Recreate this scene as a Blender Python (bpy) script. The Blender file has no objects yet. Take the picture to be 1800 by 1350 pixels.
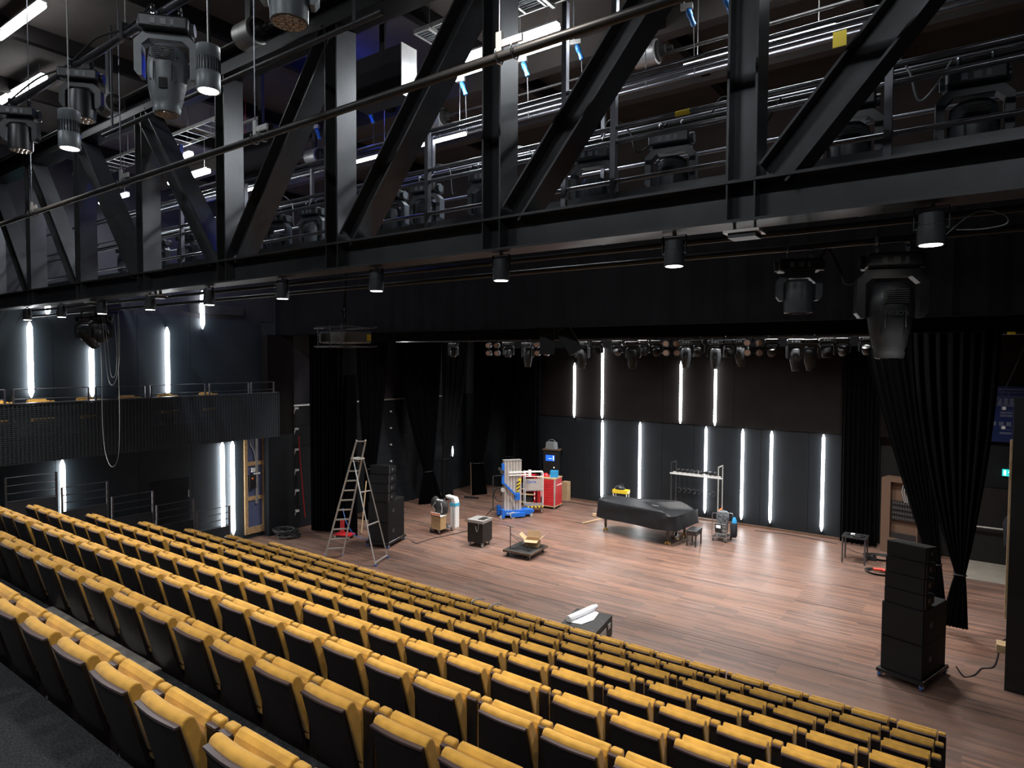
import bpy, math, random
from mathutils import Vector, Matrix
random.seed(7)
S = bpy.context.scene
col = S.collection
PI = math.pi

# ------------------------------------------------------------------ camera
cam_d = bpy.data.cameras.new('camera'); cam = bpy.data.objects.new('camera', cam_d); col.objects.link(cam)
F_PX = 1132.8
cam_d.sensor_fit = 'HORIZONTAL'; cam_d.sensor_width = 36.0; cam_d.lens = 36.0 * F_PX / 1800.0
cam_d.clip_start = 0.05; cam_d.clip_end = 100
yaw, pitch, roll = math.radians(35.635), math.radians(2.237), math.radians(0.2807)
fv = Vector((-math.sin(yaw)*math.cos(pitch), math.cos(yaw)*math.cos(pitch), -math.sin(pitch)))
rv = Vector((math.cos(yaw), math.sin(yaw), 0)); uv = rv.cross(fv)
r2 = rv*math.cos(roll) + uv*math.sin(roll); u2 = uv*math.cos(roll) - rv*math.sin(roll)
M = Matrix((r2, u2, -fv)).transposed().to_4x4(); M.translation = Vector((0, 0, 5.5))
cam.matrix_world = M
S.camera = cam
def project(x, y, z):
    v = Vector((x, y, z-5.5)); d = v.dot(fv)
    if d < 0.1: return None
    return 900+F_PX*v.dot(r2)/d, 675-F_PX*v.dot(u2)/d

# ------------------------------------------------------------------ world, view
w = bpy.data.worlds.new('world'); S.world = w; w.use_nodes = True
w.node_tree.nodes['Background'].inputs[0].default_value = (0.55, 0.62, 0.75, 1)
w.node_tree.nodes['Background'].inputs[1].default_value = 0.012
S.view_settings.view_transform = 'Standard'; S.view_settings.look = 'None'
S.view_settings.exposure = 0.0; S.view_settings.gamma = 1.0; S.view_settings.use_curve_mapping = False

def lamp(kind, name, loc, energy, color=(1, 1, 1), size=0.1, size_y=None, angle=1.6, blend=0.6, to=None, rad=0.06, spread=None):
    d = bpy.data.lights.new(name, kind); d.energy = energy; d.color = color
    o = bpy.data.objects.new(name, d); col.objects.link(o); o.location = loc
    if kind == 'AREA':
        d.size = size
        if size_y: d.shape = 'RECTANGLE'; d.size_y = size_y
        if spread: d.spread = spread
    if kind == 'SPOT': d.spot_size = angle; d.spot_blend = blend; d.shadow_soft_size = rad
    if kind == 'POINT': d.shadow_soft_size = rad
    if to:
        o.rotation_euler = (Vector(to)-Vector(loc)).to_track_quat('-Z', 'Y').to_euler()
    return o
WARM = (1.0, 0.93, 0.84); COOL = (0.88, 0.95, 1.0)
# stage working lights hung high in the fly loft above the header
for x, y in ((-12.5, 14.2), (-7.8, 14.4), (-3.0, 14.2), (-11.0, 17.6), (-6.0, 17.6), (-2.0, 17.4)):
    lamp('AREA', 'fly_work_light', (x, y, 8.6), 230 if (x, y) == (-2.0, 17.4) else 315, (1.0, 0.97, 0.93), 0.9, 0.5, to=(x, y, 0), spread=1.9)
# house lights over the seating: the hanging cylinders (all on one grid, also behind the camera)
HOUSE = [(-4.40, 2.48, 7.2), (-6.09, 2.24, 7.08)]
for x, y, z in [(-4.40, 2.48, 7.28), (-6.09, 2.24, 7.14), (-8.7, 2.48, 7.8), (-11.0, 2.48, 7.8), (-13.2, 2.48, 7.8), (-2.2, 2.48, 7.8), (0.0, 2.48, 7.8),
                (-9.0, 0.2, 7.8), (-5.4, -0.4, 7.8), (-3.0, -0.4, 7.8), (-0.8, -0.6, 7.8)]:
    lamp('SPOT', 'house_light', (x, y, z), 150, WARM, angle=2.3, blend=0.9, rad=0.08)

# ------------------------------------------------------------------ materials
MATS = {}
def mat(name, c, rough=0.5, metal=0.0, emit=None, estr=0.0, noise=0.0, nscale=8.0, bump=0.0, bscale=60.0, spec=0.5, coat=0.0, trans=0.0, sheen=0.0):
    m = bpy.data.materials.new(name); m.use_nodes = True; nt = m.node_tree; b = nt.nodes['Principled BSDF']
    c4 = (c[0], c[1], c[2], 1)
    b.inputs['Base Color'].default_value = c4; b.inputs['Roughness'].default_value = rough; b.inputs['Metallic'].default_value = metal
    b.inputs['Specular IOR Level'].default_value = spec; b.inputs['Coat Weight'].default_value = coat
    b.inputs['Transmission Weight'].default_value = trans; b.inputs['Sheen Weight'].default_value = sheen
    if emit: b.inputs['Emission Color'].default_value = (*emit, 1); b.inputs['Emission Strength'].default_value = estr
    tc = nt.nodes.new('ShaderNodeTexCoord')
    if noise > 0:
        n = nt.nodes.new('ShaderNodeTexNoise'); n.inputs['Scale'].default_value = nscale; n.inputs['Detail'].default_value = 5
        nt.links.new(tc.outputs['Object'], n.inputs['Vector'])
        r = nt.nodes.new('ShaderNodeValToRGB'); r.color_ramp.elements[0].position = 0.3; r.color_ramp.elements[1].position = 0.7
        lo = tuple(max(0, v*(1-noise)) for v in c); hi = tuple(min(1, v*(1+noise)) for v in c)
        r.color_ramp.elements[0].color = (*lo, 1); r.color_ramp.elements[1].color = (*hi, 1)
        nt.links.new(n.outputs['Fac'], r.inputs['Fac']); nt.links.new(r.outputs['Color'], b.inputs['Base Color'])
    if bump > 0:
        n2 = nt.nodes.new('ShaderNodeTexNoise'); n2.inputs['Scale'].default_value = bscale; n2.inputs['Detail'].default_value = 3
        nt.links.new(tc.outputs['Object'], n2.inputs['Vector'])
        bp = nt.nodes.new('ShaderNodeBump'); bp.inputs['Strength'].default_value = bump; bp.inputs['Distance'].default_value = 0.01
        nt.links.new(n2.outputs['Fac'], bp.inputs['Height']); nt.links.new(bp.outputs['Normal'], b.inputs['Normal'])
    MATS[name] = m
    return m
mat('velvet', (0.52, 0.285, 0.048), 0.75, noise=0.20, nscale=9, bump=0.15, bscale=25, spec=0.2, sheen=0.25)
mat('seat_shell', (0.010, 0.007, 0.007), 0.42, noise=0.25, nscale=20)
mat('seat_lip', (0.060, 0.042, 0.045), 0.35, noise=0.1)
mat('seat_metal', (0.02, 0.02, 0.022), 0.4, 0.3)
mat('foot_metal', (0.45, 0.45, 0.45), 0.4, 0.5)
mat('carpet', (0.028, 0.030, 0.034), 0.95, noise=0.55, nscale=70, bump=0.8, bscale=220, spec=0.1)
mat('nosing', (0.23, 0.22, 0.21), 0.55, 0.3, noise=0.15)
mat('black_steel', (0.062, 0.063, 0.067), 0.36, 0.35, noise=0.22, nscale=3, bump=0.05)
mat('steel_rail', (0.16, 0.16, 0.18), 0.33, 0.8, noise=0.15)
mat('dark_pipe', (0.040, 0.037, 0.036), 0.42, 0.45, noise=0.2)
mat('black_plastic', (0.016, 0.017, 0.019), 0.38, noise=0.2, nscale=15)
mat('grey_plastic', (0.050, 0.055, 0.062), 0.38, noise=0.12, nscale=12)
mat('chrome', (0.65, 0.66, 0.68), 0.22, 1.0)
mat('alu', (0.62, 0.60, 0.57), 0.38, 0.55, noise=0.08)
mat('galv', (0.42, 0.41, 0.40), 0.45, 0.6, noise=0.15)
mat('lens', (0.10, 0.10, 0.11), 0.08, spec=1.0, coat=1.0)
mat('lens_amber', (0.60, 0.40, 0.32), 0.25, spec=0.8, coat=0.6)
mat('lens_led', (0.50, 0.42, 0.36), 0.12, 0.4, spec=1.0, noise=0.8, nscale=60)
mat('wall_lower', (0.012, 0.0145, 0.0175), 0.55, spec=0.2, noise=0.10, nscale=2, bump=0.02)
mat('wall_upper', (0.013, 0.011, 0.0105), 0.9, spec=0.08, noise=0.12, nscale=2)
mat('wall_grey', (0.036, 0.035, 0.040), 0.85, spec=0.15, noise=0.1, nscale=2)
mat('header_cloth', (0.0075, 0.0070, 0.0075), 0.95, noise=0.15, nscale=2, spec=0.05)
mat('wall_left_haze', (0.022, 0.030, 0.037), 0.5, noise=0.1, nscale=2, spec=0.3)  # dark wall tinted bluish, standing in for the strips' hazy glow
mat('brown_paint', (0.040, 0.032, 0.028), 0.9, noise=0.1, nscale=2, spec=0.1)
mat('chord_shaded', (0.012, 0.012, 0.013), 0.5, noise=0.1)  # truss steel darkened in colour for the shade on the top chord
mat('fixture_grey', (0.15, 0.165, 0.18), 0.40, noise=0.1, nscale=12)
mat('ceiling_paint', (0.060, 0.050, 0.044), 0.9, noise=0.15, nscale=2)
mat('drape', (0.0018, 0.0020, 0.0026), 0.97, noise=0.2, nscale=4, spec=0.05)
mat('drape_lit', (0.009, 0.0095, 0.011), 0.9, noise=0.2, nscale=4, spec=0.1)  # same black cloth, with the light it catches put into the colour
mat('sack_grey', (0.10, 0.11, 0.12), 0.35, noise=0.7, nscale=14, bump=0.9, bscale=14)
mat('mesh_steel', (0.040, 0.050, 0.060), 0.45, 0.4)
mat('led_white', (1, 1, 1), 0.5, emit=(0.95, 0.98, 1.0), estr=16)
mat('tube_white', (1, 1, 1), 0.5, emit=(0.93, 0.97, 1.0), estr=24)
mat('lamp_face', (1, 1, 1), 0.5, emit=(1.0, 0.93, 0.88), estr=14)
mat('lamp_face_cool', (1, 1, 1), 0.5, emit=(0.9, 0.93, 1.0), estr=3.0)
mat('exit_green', (0.02, 0.45, 0.42), 0.5, emit=(0.02, 0.62, 0.60), estr=1.1)
mat('exit_white', (1, 1, 1), 0.5, emit=(1, 1, 1), estr=1.5)
mat('blue_led', (0.1, 0.2, 1), 0.5, emit=(0.02, 0.08, 1.0), estr=20)
mat('screen_blue', (0.02, 0.1, 0.5), 0.3, emit=(0.02, 0.16, 0.75), estr=0.9)
mat('screen_white', (0.8, 0.9, 1), 0.3, emit=(0.6, 0.85, 1.0), estr=1.0)
mat('osb', (0.42, 0.27, 0.13), 0.8, noise=0.35, nscale=30)
mat('panel_blue', (0.09, 0.11, 0.22), 0.6, noise=0.15, nscale=5)
mat('white_paint', (0.75, 0.75, 0.74), 0.5, noise=0.05)
mat('orange', (0.85, 0.20, 0.04), 0.5)
mat('lift_blue', (0.010, 0.12, 0.50), 0.4, noise=0.1)
mat('red_paint', (0.55, 0.025, 0.03), 0.4, noise=0.1)
mat('plug_blue', (0.02, 0.15, 0.42), 0.4)
mat('plug_red', (0.6, 0.05, 0.03), 0.4)
mat('cyan_plastic', (0.05, 0.42, 0.65), 0.45)
mat('bin_blue', (0.03, 0.30, 0.62), 0.45)
mat('yellow_paint', (0.75, 0.55, 0.03), 0.5)
mat('hazard_black', (0.012, 0.012, 0.012), 0.6)
mat('cardboard', (0.40, 0.27, 0.15), 0.85, noise=0.1)
mat('raw_wood', (0.52, 0.36, 0.20), 0.7, noise=0.15)
mat('brass', (0.80, 0.55, 0.20), 0.25, 1.0)
mat('piano_cover', (0.007, 0.008, 0.010), 0.5, noise=0.2, nscale=4, bump=0.6, bscale=7, spec=0.35)
mat('lacquer', (0.008, 0.008, 0.009), 0.12, coat=1.0)
mat('leather', (0.02, 0.02, 0.022), 0.35, bump=0.2)
mat('black_ply', (0.009, 0.009, 0.009), 0.55, noise=0.3, nscale=12, bump=0.1)
mat('speaker_box', (0.006, 0.006, 0.0065), 0.7, spec=0.2, noise=0.2, nscale=30, bump=0.2, bscale=120)
mat('speaker_grille', (0.005, 0.005, 0.005), 0.8, noise=0.3, nscale=120)
mat('paper', (0.85, 0.86, 0.90), 0.8)
mat('rubber', (0.02, 0.02, 0.02), 0.7)
mat('wheel_grey', (0.35, 0.34, 0.33), 0.6)
mat('wheel_blue', (0.04, 0.12, 0.35), 0.5)
mat('rope_black', (0.008, 0.008, 0.009), 0.7)
mat('cable_grey', (0.25, 0.27, 0.28), 0.6)
mat('sign_blue', (0.006, 0.018, 0.10), 0.5)
mat('sign_print', (0.25, 0.29, 0.38), 0.6)
mat('concrete', (0.24, 0.215, 0.18), 0.9, noise=0.12, nscale=3)
mat('denim', (0.02, 0.022, 0.03), 0.9)
mat('worn_wood', (0.11, 0.075, 0.05), 0.75, noise=0.4, nscale=10)
mat('peach', (0.115, 0.066, 0.042), 0.6)

def floor_material():
    m = bpy.data.materials.new('stage_hardwood'); m.use_nodes = True; nt = m.node_tree; b = nt.nodes['Principled BSDF']; L = nt.links
    tc = nt.nodes.new('ShaderNodeTexCoord')
    br = nt.nodes.new('ShaderNodeTexBrick'); br.offset = 0.37; br.squash = 1.0
    br.inputs['Scale'].default_value = 1.0; br.inputs['Brick Width'].default_value = 1.35; br.inputs['Row Height'].default_value = 0.075
    br.inputs['Mortar Size'].default_value = 0.0012; br.inputs['Mortar Smooth'].default_value = 0.2
    br.inputs['Color1'].default_value = (0.205, 0.112, 0.078, 1); br.inputs['Color2'].default_value = (0.082, 0.052, 0.043, 1)
    br.inputs['Mortar'].default_value = (0.05, 0.025, 0.018, 1); br.inputs['Bias'].default_value = -0.1
    L.new(tc.outputs['Object'], br.inputs['Vector'])
    mp = nt.nodes.new('ShaderNodeMapping'); mp.inputs['Scale'].default_value = (0.9, 9.0, 1)
    L.new(tc.outputs['Object'], mp.inputs['Vector'])
    n = nt.nodes.new('ShaderNodeTexNoise'); n.inputs['Scale'].default_value = 1.6; n.inputs['Detail'].default_value = 6
    L.new(mp.outputs['Vector'], n.inputs['Vector'])
    r = nt.nodes.new('ShaderNodeValToRGB'); r.color_ramp.elements[0].position = 0.32; r.color_ramp.elements[0].color = (0.80, 0.80, 0.82, 1)
    r.color_ramp.elements[1].position = 0.68; r.color_ramp.elements[1].color = (1.18, 1.16, 1.14, 1)
    L.new(n.outputs['Fac'], r.inputs['Fac'])
    mx = nt.nodes.new('ShaderNodeMix'); mx.data_type = 'RGBA'; mx.blend_type = 'MULTIPLY'; mx.inputs['Factor'].default_value = 1.0
    L.new(br.outputs['Color'], mx.inputs['A']); L.new(r.outputs['Color'], mx.inputs['B'])
    # pale scuffs and dust
    n2 = nt.nodes.new('ShaderNodeTexNoise'); n2.inputs['Scale'].default_value = 0.55; n2.inputs['Detail'].default_value = 7; n2.inputs['Roughness'].default_value = 0.65
    L.new(tc.outputs['Object'], n2.inputs['Vector'])
    r2_ = nt.nodes.new('ShaderNodeValToRGB'); r2_.color_ramp.elements[0].position = 0.45; r2_.color_ramp.elements[0].color = (0, 0, 0, 1)
    r2_.color_ramp.elements[1].position = 0.75; r2_.color_ramp.elements[1].color = (0.45, 0.45, 0.45, 1)
    L.new(n2.outputs['Fac'], r2_.inputs['Fac'])
    mx2 = nt.nodes.new('ShaderNodeMix'); mx2.data_type = 'RGBA'
    L.new(r2_.outputs['Color'], mx2.inputs['Factor']); L.new(mx.outputs['Result'], mx2.inputs['A'])
    mx2.inputs['B'].default_value = (0.22, 0.165, 0.145, 1)
    L.new(mx2.outputs['Result'], b.inputs['Base Color'])
    b.inputs['Roughness'].default_value = 0.42; b.inputs['Specular IOR Level'].default_value = 0.5
    bp = nt.nodes.new('ShaderNodeBump'); bp.inputs['Strength'].default_value = 0.25; bp.inputs['Distance'].default_value = 0.004
    L.new(n.outputs['Fac'], bp.inputs['Height']); L.new(bp.outputs['Normal'], b.inputs['Normal'])
    MATS['stage_hardwood'] = m
floor_material()

# ------------------------------------------------------------------ mesh helpers
class MB:
    def __init__(s): s.v = []; s.f = []; s.sm = []
    def add(s, vs, fs, smooth=False):
        n = len(s.v); s.v += [tuple(v) for v in vs]; s.f += [tuple(i+n for i in f) for f in fs]; s.sm += [smooth]*len(fs); return s
    def box(s, x0, x1, y0, y1, z0, z1, R=None, c=None):
        vs = [Vector((x, y, z)) for z in (z0, z1) for y in (y0, y1) for x in (x0, x1)]
        if R is not None:
            c = Vector(c) if c is not None else Vector(((x0+x1)/2, (y0+y1)/2, (z0+z1)/2))
            vs = [R @ (v-c) + c for v in vs]
        return s.add(vs, [(0, 2, 3, 1), (4, 5, 7, 6), (0, 1, 5, 4), (2, 6, 7, 3), (0, 4, 6, 2), (1, 3, 7, 5)])
    def cbox(s, c, d, R=None):
        return s.box(c[0]-d[0]/2, c[0]+d[0]/2, c[1]-d[1]/2, c[1]+d[1]/2, c[2]-d[2]/2, c[2]+d[2]/2, R)
    def bar(s, a, b, w, h, up=(0, 0, 1)):
        a = Vector(a); b = Vector(b); d = (b-a).normalized(); up = Vector(up)
        if abs(d.dot(up)) > 0.99: up = Vector((0, 1, 0))
        x = d.cross(up).normalized(); y = x.cross(d).normalized()
        vs = [p + x*w*i/2 + y*h*j/2 for p in (a, b) for j in (-1, 1) for i in (-1, 1)]
        return s.add(vs, [(0, 2, 3, 1), (4, 5, 7, 6), (0, 1, 5, 4), (2, 6, 7, 3), (0, 4, 6, 2), (1, 3, 7, 5)])
    def tube(s, pts, r, n=8, caps=True, radii=None):
        pts = [Vector(p) for p in pts]; m = len(pts); rings = []; prev = None
        for i, p in enumerate(pts):
            t = (pts[min(i+1, m-1)]-pts[max(i-1, 0)]).normalized()
            if prev is None:
                a = Vector((0, 0, 1)) if abs(t.z) < 0.9 else Vector((1, 0, 0)); x = t.cross(a).normalized()
            else:
                x = prev - t*prev.dot(t); x = x.normalized() if x.length > 1e-6 else prev
            prev = x; y = t.cross(x); rr = radii[i] if radii else r
            rings.append([p + (x*math.cos(2*PI*k/n)+y*math.sin(2*PI*k/n))*rr for k in range(n)])
        vs = [v for q in rings for v in q]; fs = []
        for i in range(m-1):
            for k in range(n):
                k2 = (k+1) % n; fs.append((i*n+k, i*n+k2, (i+1)*n+k2, (i+1)*n+k))
        if caps: fs.append(tuple(reversed(range(n)))); fs.append(tuple((m-1)*n+k for k in range(n)))
        return s.add(vs, fs, True)
    def cyl(s, a, b, r, r2=None, n=16): return s.tube([a, b], r, n, True, [r, r if r2 is None else r2])
    def lathe(s, c, prof, n=20, axis='z', ex=1.0):
        vs = []
        for (r, h) in prof:
            for k in range(n):
                a = 2*PI*k/n; x = r*math.cos(a); y = r*math.sin(a)*ex
                if axis == 'z': p = (c[0]+x, c[1]+y, c[2]+h)
                elif axis == 'x': p = (c[0]+h, c[1]+x, c[2]+y)
                else: p = (c[0]+x, c[1]+h, c[2]+y)
                vs.append(p)
        fs = []
        for i in range(len(prof)-1):
            for k in range(n):
                k2 = (k+1) % n; fs.append((i*n+k, i*n+k2, (i+1)*n+k2, (i+1)*n+k))
        fs.append(tuple(reversed(range(n)))); fs.append(tuple((len(prof)-1)*n+k for k in range(n)))
        return s.add(vs, fs, True)
    def prism(s, poly, a0, a1, axis='z'):
        def P(p, h):
            return (p[0], p[1], h) if axis == 'z' else ((h, p[0], p[1]) if axis == 'x' else (p[0], h, p[1]))
        n = len(poly); vs = [P(p, a0) for p in poly]+[P(p, a1) for p in poly]
        fs = [tuple(reversed(range(n))), tuple(range(n, 2*n))]+[(i, (i+1) % n, n+(i+1) % n, n+i) for i in range(n)]
        return s.add(vs, fs)
    def xform(s, Mx, start=0):
        for i in range(start, len(s.v)): s.v[i] = tuple(Mx @ Vector(s.v[i]))
        return s
    def build(s, name, m, parent=None, bevel=0.0, loc=None):
        me = bpy.data.meshes.new(name); me.from_pydata(s.v, [], s.f)
        me.polygons.foreach_set('use_smooth', s.sm); me.materials.append(MATS[m]); me.update()
        if any(s.sm):
            try: me.set_sharp_from_angle(angle=math.radians(40))
            except Exception: pass
        o = bpy.data.objects.new(name, me); col.objects.link(o)
        if parent: o.parent = parent
        if loc: o.location = loc
        if bevel > 0:
            b = o.modifiers.new('bevel', 'BEVEL'); b.width = bevel; b.segments = 3; b.limit_method = 'ANGLE'
        return o
def Rx(a): return Matrix.Rotation(a, 3, 'X')
def Ry(a): return Matrix.Rotation(a, 3, 'Y')
def Rz(a): return Matrix.Rotation(a, 3, 'Z')
def T(loc, rz=0, rx=0, ry=0): return Matrix.Translation(loc) @ Matrix.Rotation(rz, 4, 'Z') @ Matrix.Rotation(rx, 4, 'X') @ Matrix.Rotation(ry, 4, 'Y')
def thing(name, label, cat, loc=(0, 0, 0), rz=0, group=None):
    o = bpy.data.objects.new(name, None); col.objects.link(o); o.empty_display_size = 0.1
    o.location = loc; o.rotation_euler = (0, 0, rz); o['label'] = label; o['category'] = cat
    if group: o['group'] = group
    return o
def tag(o, label, cat, group=None):
    o['label'] = label; o['category'] = cat
    if group: o['group'] = group
    return o
def struct(o): o['kind'] = 'structure'; return o
KIDS = {}
def copy_tree(o, parent=None):
    c = o.copy(); col.objects.link(c)
    if parent: c.parent = parent
    for ch in [q for q in o.children]: copy_tree(ch, c)
    return c
def text(body, size, m, parent, loc, rot, name='lettering', depth=0.001, align='LEFT'):
    cu = bpy.data.curves.new(name, 'FONT'); cu.body = body; cu.size = size; cu.extrude = depth; cu.align_x = align
    t = bpy.data.objects.new(name, cu); col.objects.link(t)
    dg = bpy.context.evaluated_depsgraph_get(); me = bpy.data.meshes.new_from_object(t.evaluated_get(dg))
    bpy.data.objects.remove(t); bpy.data.curves.remove(cu)
    me.materials.clear(); me.materials.append(MATS[m])
    o = bpy.data.objects.new(name, me); col.objects.link(o); o.parent = parent; o.location = loc; o.rotation_euler = rot
    return o
ORD = ['zeroth', 'first', 'second', 'third', 'fourth', 'fifth', 'sixth', 'seventh', 'eighth', 'ninth', 'tenth', 'eleventh', 'twelfth', 'thirteenth', 'fourteenth', 'fifteenth', 'sixteenth', 'seventeenth', 'eighteenth', 'nineteenth', 'twentieth', 'twenty-first', 'twenty-second', 'twenty-third', 'twenty-fourth', 'twenty-fifth', 'twenty-sixth', 'twenty-seventh']

# ================================================================== SETTING
# stage floor
fm = MB().box(-18.4, 3.2, 9.0, 19.8, -0.12, 0).box(-18.4, -0.3, 19.8, 22.2, -0.12, 0)
fl_ = struct(fm.build('floor', 'stage_hardwood'))
for y, nm in ((12.39, 1), (15.68, 2)):
    struct(MB().box(-17.0, 3.0, y-0.006, y+0.006, 0.0, 0.0022).build('trim_%d' % nm, 'hazard_black'))
struct(MB().box(-0.28, 3.2, 19.82, 22.2, -0.12, 0.004).build('floor_concrete', 'concrete'))
# auditorium lower corridor floor left of the seating bank
struct(MB().box(-18.4, -15.95, -3.0, 8.98, -0.12, -0.002).build('floor_aisle', 'carpet'))
# stepped seating bank
ROWY = lambda n: 9.4-0.987*(n-1)
ROWZ = lambda n: 0.3635*(n-1)
tm = MB()
tm.box(-15.85, 2.2, ROWY(1)+0.08-0.9, ROWY(1)+0.30, -0.02, 0.004)
for n in range(2, 11):
    y1 = ROWY(n-1)+0.08; y0 = y1-0.99 if n < 10 else -3.0
    tm.box(-15.85, 2.2, y0, y1, -0.02, ROWZ(n))
struct(tm.build('floor_seating_steps', 'carpet'))
# back wall: lower satin panels, upper brown part, header, side walls
bm_ = MB(); x = -14.6
xs = [-18.0, -14.0, -11.9, -9.0, -7.85, -5.6, -4.15, -3.0, -2.2]
for a, b in zip(xs[:-1], xs[1:]): bm_.box(a+0.004, b-0.004, 21.80, 22.1, 0.06, 3.24)
bm_.box(-1.1, 3.2, 21.80, 22.1, 2.06, 3.24)
bm_.box(-18, 3.2, 22.06, 22.12, 0, 3.24)
struct(bm_.build('wall_back', 'wall_lower'))
bu = MB()
for a, b in zip([-18.0, -14.0, -9.0, -6.5, -2.2, 0.2], [-14.0, -9.0, -6.5, -2.2, 0.2, 3.2]): bu.box(a+0.004, b-0.004, 21.77, 22.1, 3.25, 9.6)
struct(bu.build('wall_back_upper', 'wall_upper'))
struct(MB().box(-17.6, -2.2, 21.74, 21.80, 0.0, 0.06).build('baseboard_back', 'peach'))
# stage left wall with ledge and grooves
sw = MB()
for k in range(6): sw.box(-17.9, -17.62, 12.55, 22.0, 0.02+k*0.66, 0.02+k*0.66+0.652)
struct(sw.build('wall_stage_left', 'wall_lower'))
struct(MB().box(-17.9, -17.66, 12.55, 22.0, 3.98, 9.6).build('wall_stage_left_upper', 'wall_grey'))
struct(MB().box(-17.66, -17.56, 12.56, 20.5, 3.95, 4.0).build('trim_3', 'alu'))
# portal column
struct(MB().box(-18.2, -17.5, 11.62, 12.55, 0, 3.1).build('wall_portal_left', 'wall_lower'))
struct(MB().box(-18.2, -17.5, 11.62, 12.55, 3.1, 6.2).build('wall_portal_left_upper', 'wall_upper'))
# header above the stage opening: pleated dark cloth wall
hm = MB(); N = 300; x0, x1 = -17.8, 3.2
vs = []; fs = []
for i in range(N+1):
    xx = x0+(x1-x0)*i/N; yy = 12.1+0.018*math.sin(i*0.85)+0.014*math.sin(i*2.1+1)
    vs += [(xx, yy, 6.2), (xx, yy, 10.25)]
for i in range(N): fs.append((2*i, 2*i+2, 2*i+3, 2*i+1))
hm.add(vs, fs, True); hm.box(x0, x1, 12.16, 12.35, 6.2, 10.25)
struct(hm.build('wall_header', 'header_cloth'))
struct(MB().box(-17.8, 3.2, 12.02, 12.06, 8.3, 10.24).build('wall_header_upper', 'brown_paint'))
struct(MB().box(-17.0, 3.2, 13.6, 13.75, 6.0, 6.5).build('trim_4', 'header_cloth'))
# left auditorium wall
lw = MB()
for a, b in zip([-3, 0, 2.2, 4.2, 6.1, 8.0, 9.4], [0, 2.2, 4.2, 6.1, 8.0, 9.4, 11.62]): lw.box(-18.1, -17.8, a+0.004, b-0.004, 0, 6.6)
struct(lw.build('wall_left', 'wall_left_haze'))
struct(MB().box(-18.2, -17.86, -3, 12.1, 6.6, 10.3).build('wall_left_upper', 'wall_grey'))
struct(MB().box(3.0, 3.2, -3, 22.1, -0.1, 10.3).build('wall_right', 'wall_lower'))
struct(MB().box(-18.4, 3.2, -3.2, -3.0, -0.1, 10.3).build('wall_rear', 'wall_lower'))
# ceilings
cm = MB().box(-18.4, 3.2, -3.2, 12.3, 10.25, 10.4)
struct(cm.build('ceiling', 'ceiling_paint'))
struct(MB().box(-18.4, 3.2, 12.3, 22.2, 9.6, 9.8).build('ceiling_fly_loft', 'wall_upper'))
cb = MB()
for x in (-16.2, -13.6, -11.2, -8.8, -6.2, -3.6, -1.2, 1.4): cb.box(x-0.06, x+0.06, -3.0, 12.0, 10.02, 10.25)
struct(cb.build('trim_5', 'wall_upper'))
cb = MB()
for y in (6.0, 8.6, 10.4): cb.box(-18.0, 3.0, y-0.1, y+0.1, 9.95, 10.25)
struct(cb.build('trim_6', 'ceiling_paint'))
# door with push bar and dark recess on the right of the back wall
dr = struct(MB().box(-0.62, 1.9, 21.72, 21.80, 0.02, 2.05).build('door_1', 'black_ply'))
MB().cyl((0.02, 21.62, 0.98), (0.80, 21.62, 0.98), 0.025).box(0.03, 0.06, 21.62, 21.72, 0.96, 1.0).box(0.74, 0.77, 21.62, 21.72, 0.96, 1.0).build('push_bar', 'alu', dr)
struct(MB().box(-2.2, -1.1, 22.0, 22.06, 0.0, 3.24).build('wall_recess', 'hazard_black'))
# door in the left wall, seen through the stair rails
d2 = struct(MB().box(-17.80, -17.785, 8.30, 9.30, 0.0, 2.15).build('door_2', 'wall_lower'))
MB().box(-17.785, -17.76, 9.27, 9.30, 0.35, 0.6).box(-17.785, -17.76, 9.27, 9.30, 1.6, 1.8).build('hinge', 'galv', d2)
MB().box(-17.785, -17.74, 8.36, 8.40, 0.9, 1.1).build('door_handle', 'galv', d2)

# ================================================================== LED WALL STRIPS
def led(x, y, z0, z1, label, axis='y', r=0.046):
    t = thing('light_strip', label, 'light', (x, y, z0), 0, 'vertical white light strips on the walls')
    h = z1-z0
    prof = [(0.012, 0.0), (r*0.55, 0.05), (r, 0.13), (r, h-0.13), (r*0.55, h-0.05), (0.012, h)]
    MB().lathe((0, 0, 0), prof, 12).build('glowing_tube', 'led_white', t)
    c = MB()
    dd = (0, 0.045) if axis == 'y' else (-0.045, 0)
    c.cyl((0, 0, h), (0, 0, h+0.03), 0.012, n=8).cyl((0, 0, -0.03), (0, 0, 0), 0.012, n=8)
    if axis == 'y': c.box(-0.012, 0.012, 0.0, 0.09, h+0.0, h+0.03).box(-0.012, 0.012, 0.0, 0.09, -0.03, 0)
    else: c.box(-0.08, 0.0, -0.012, 0.012, h, h+0.03).box(-0.08, 0, -0.012, 0.012, -0.03, 0)
    c.build('end_cap', 'black_plastic', t)
    return t
for x, z0, z1, lb in (
    (-12.57, 3.24, 5.35, 'white light strip on upper back wall, leftmost, behind the hanging speakers'),
    (-11.36, 3.27, 6.02, 'tall white light strip on upper back wall, second from left'),
    (-8.30, 3.27, 5.45, 'white light strip on upper back wall, third from left'),
    (-7.09, 3.27, 5.45, 'white light strip on upper back wall, rightmost of the upper ones')):
    led(x, 21.69, z0, z1, lb)
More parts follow.
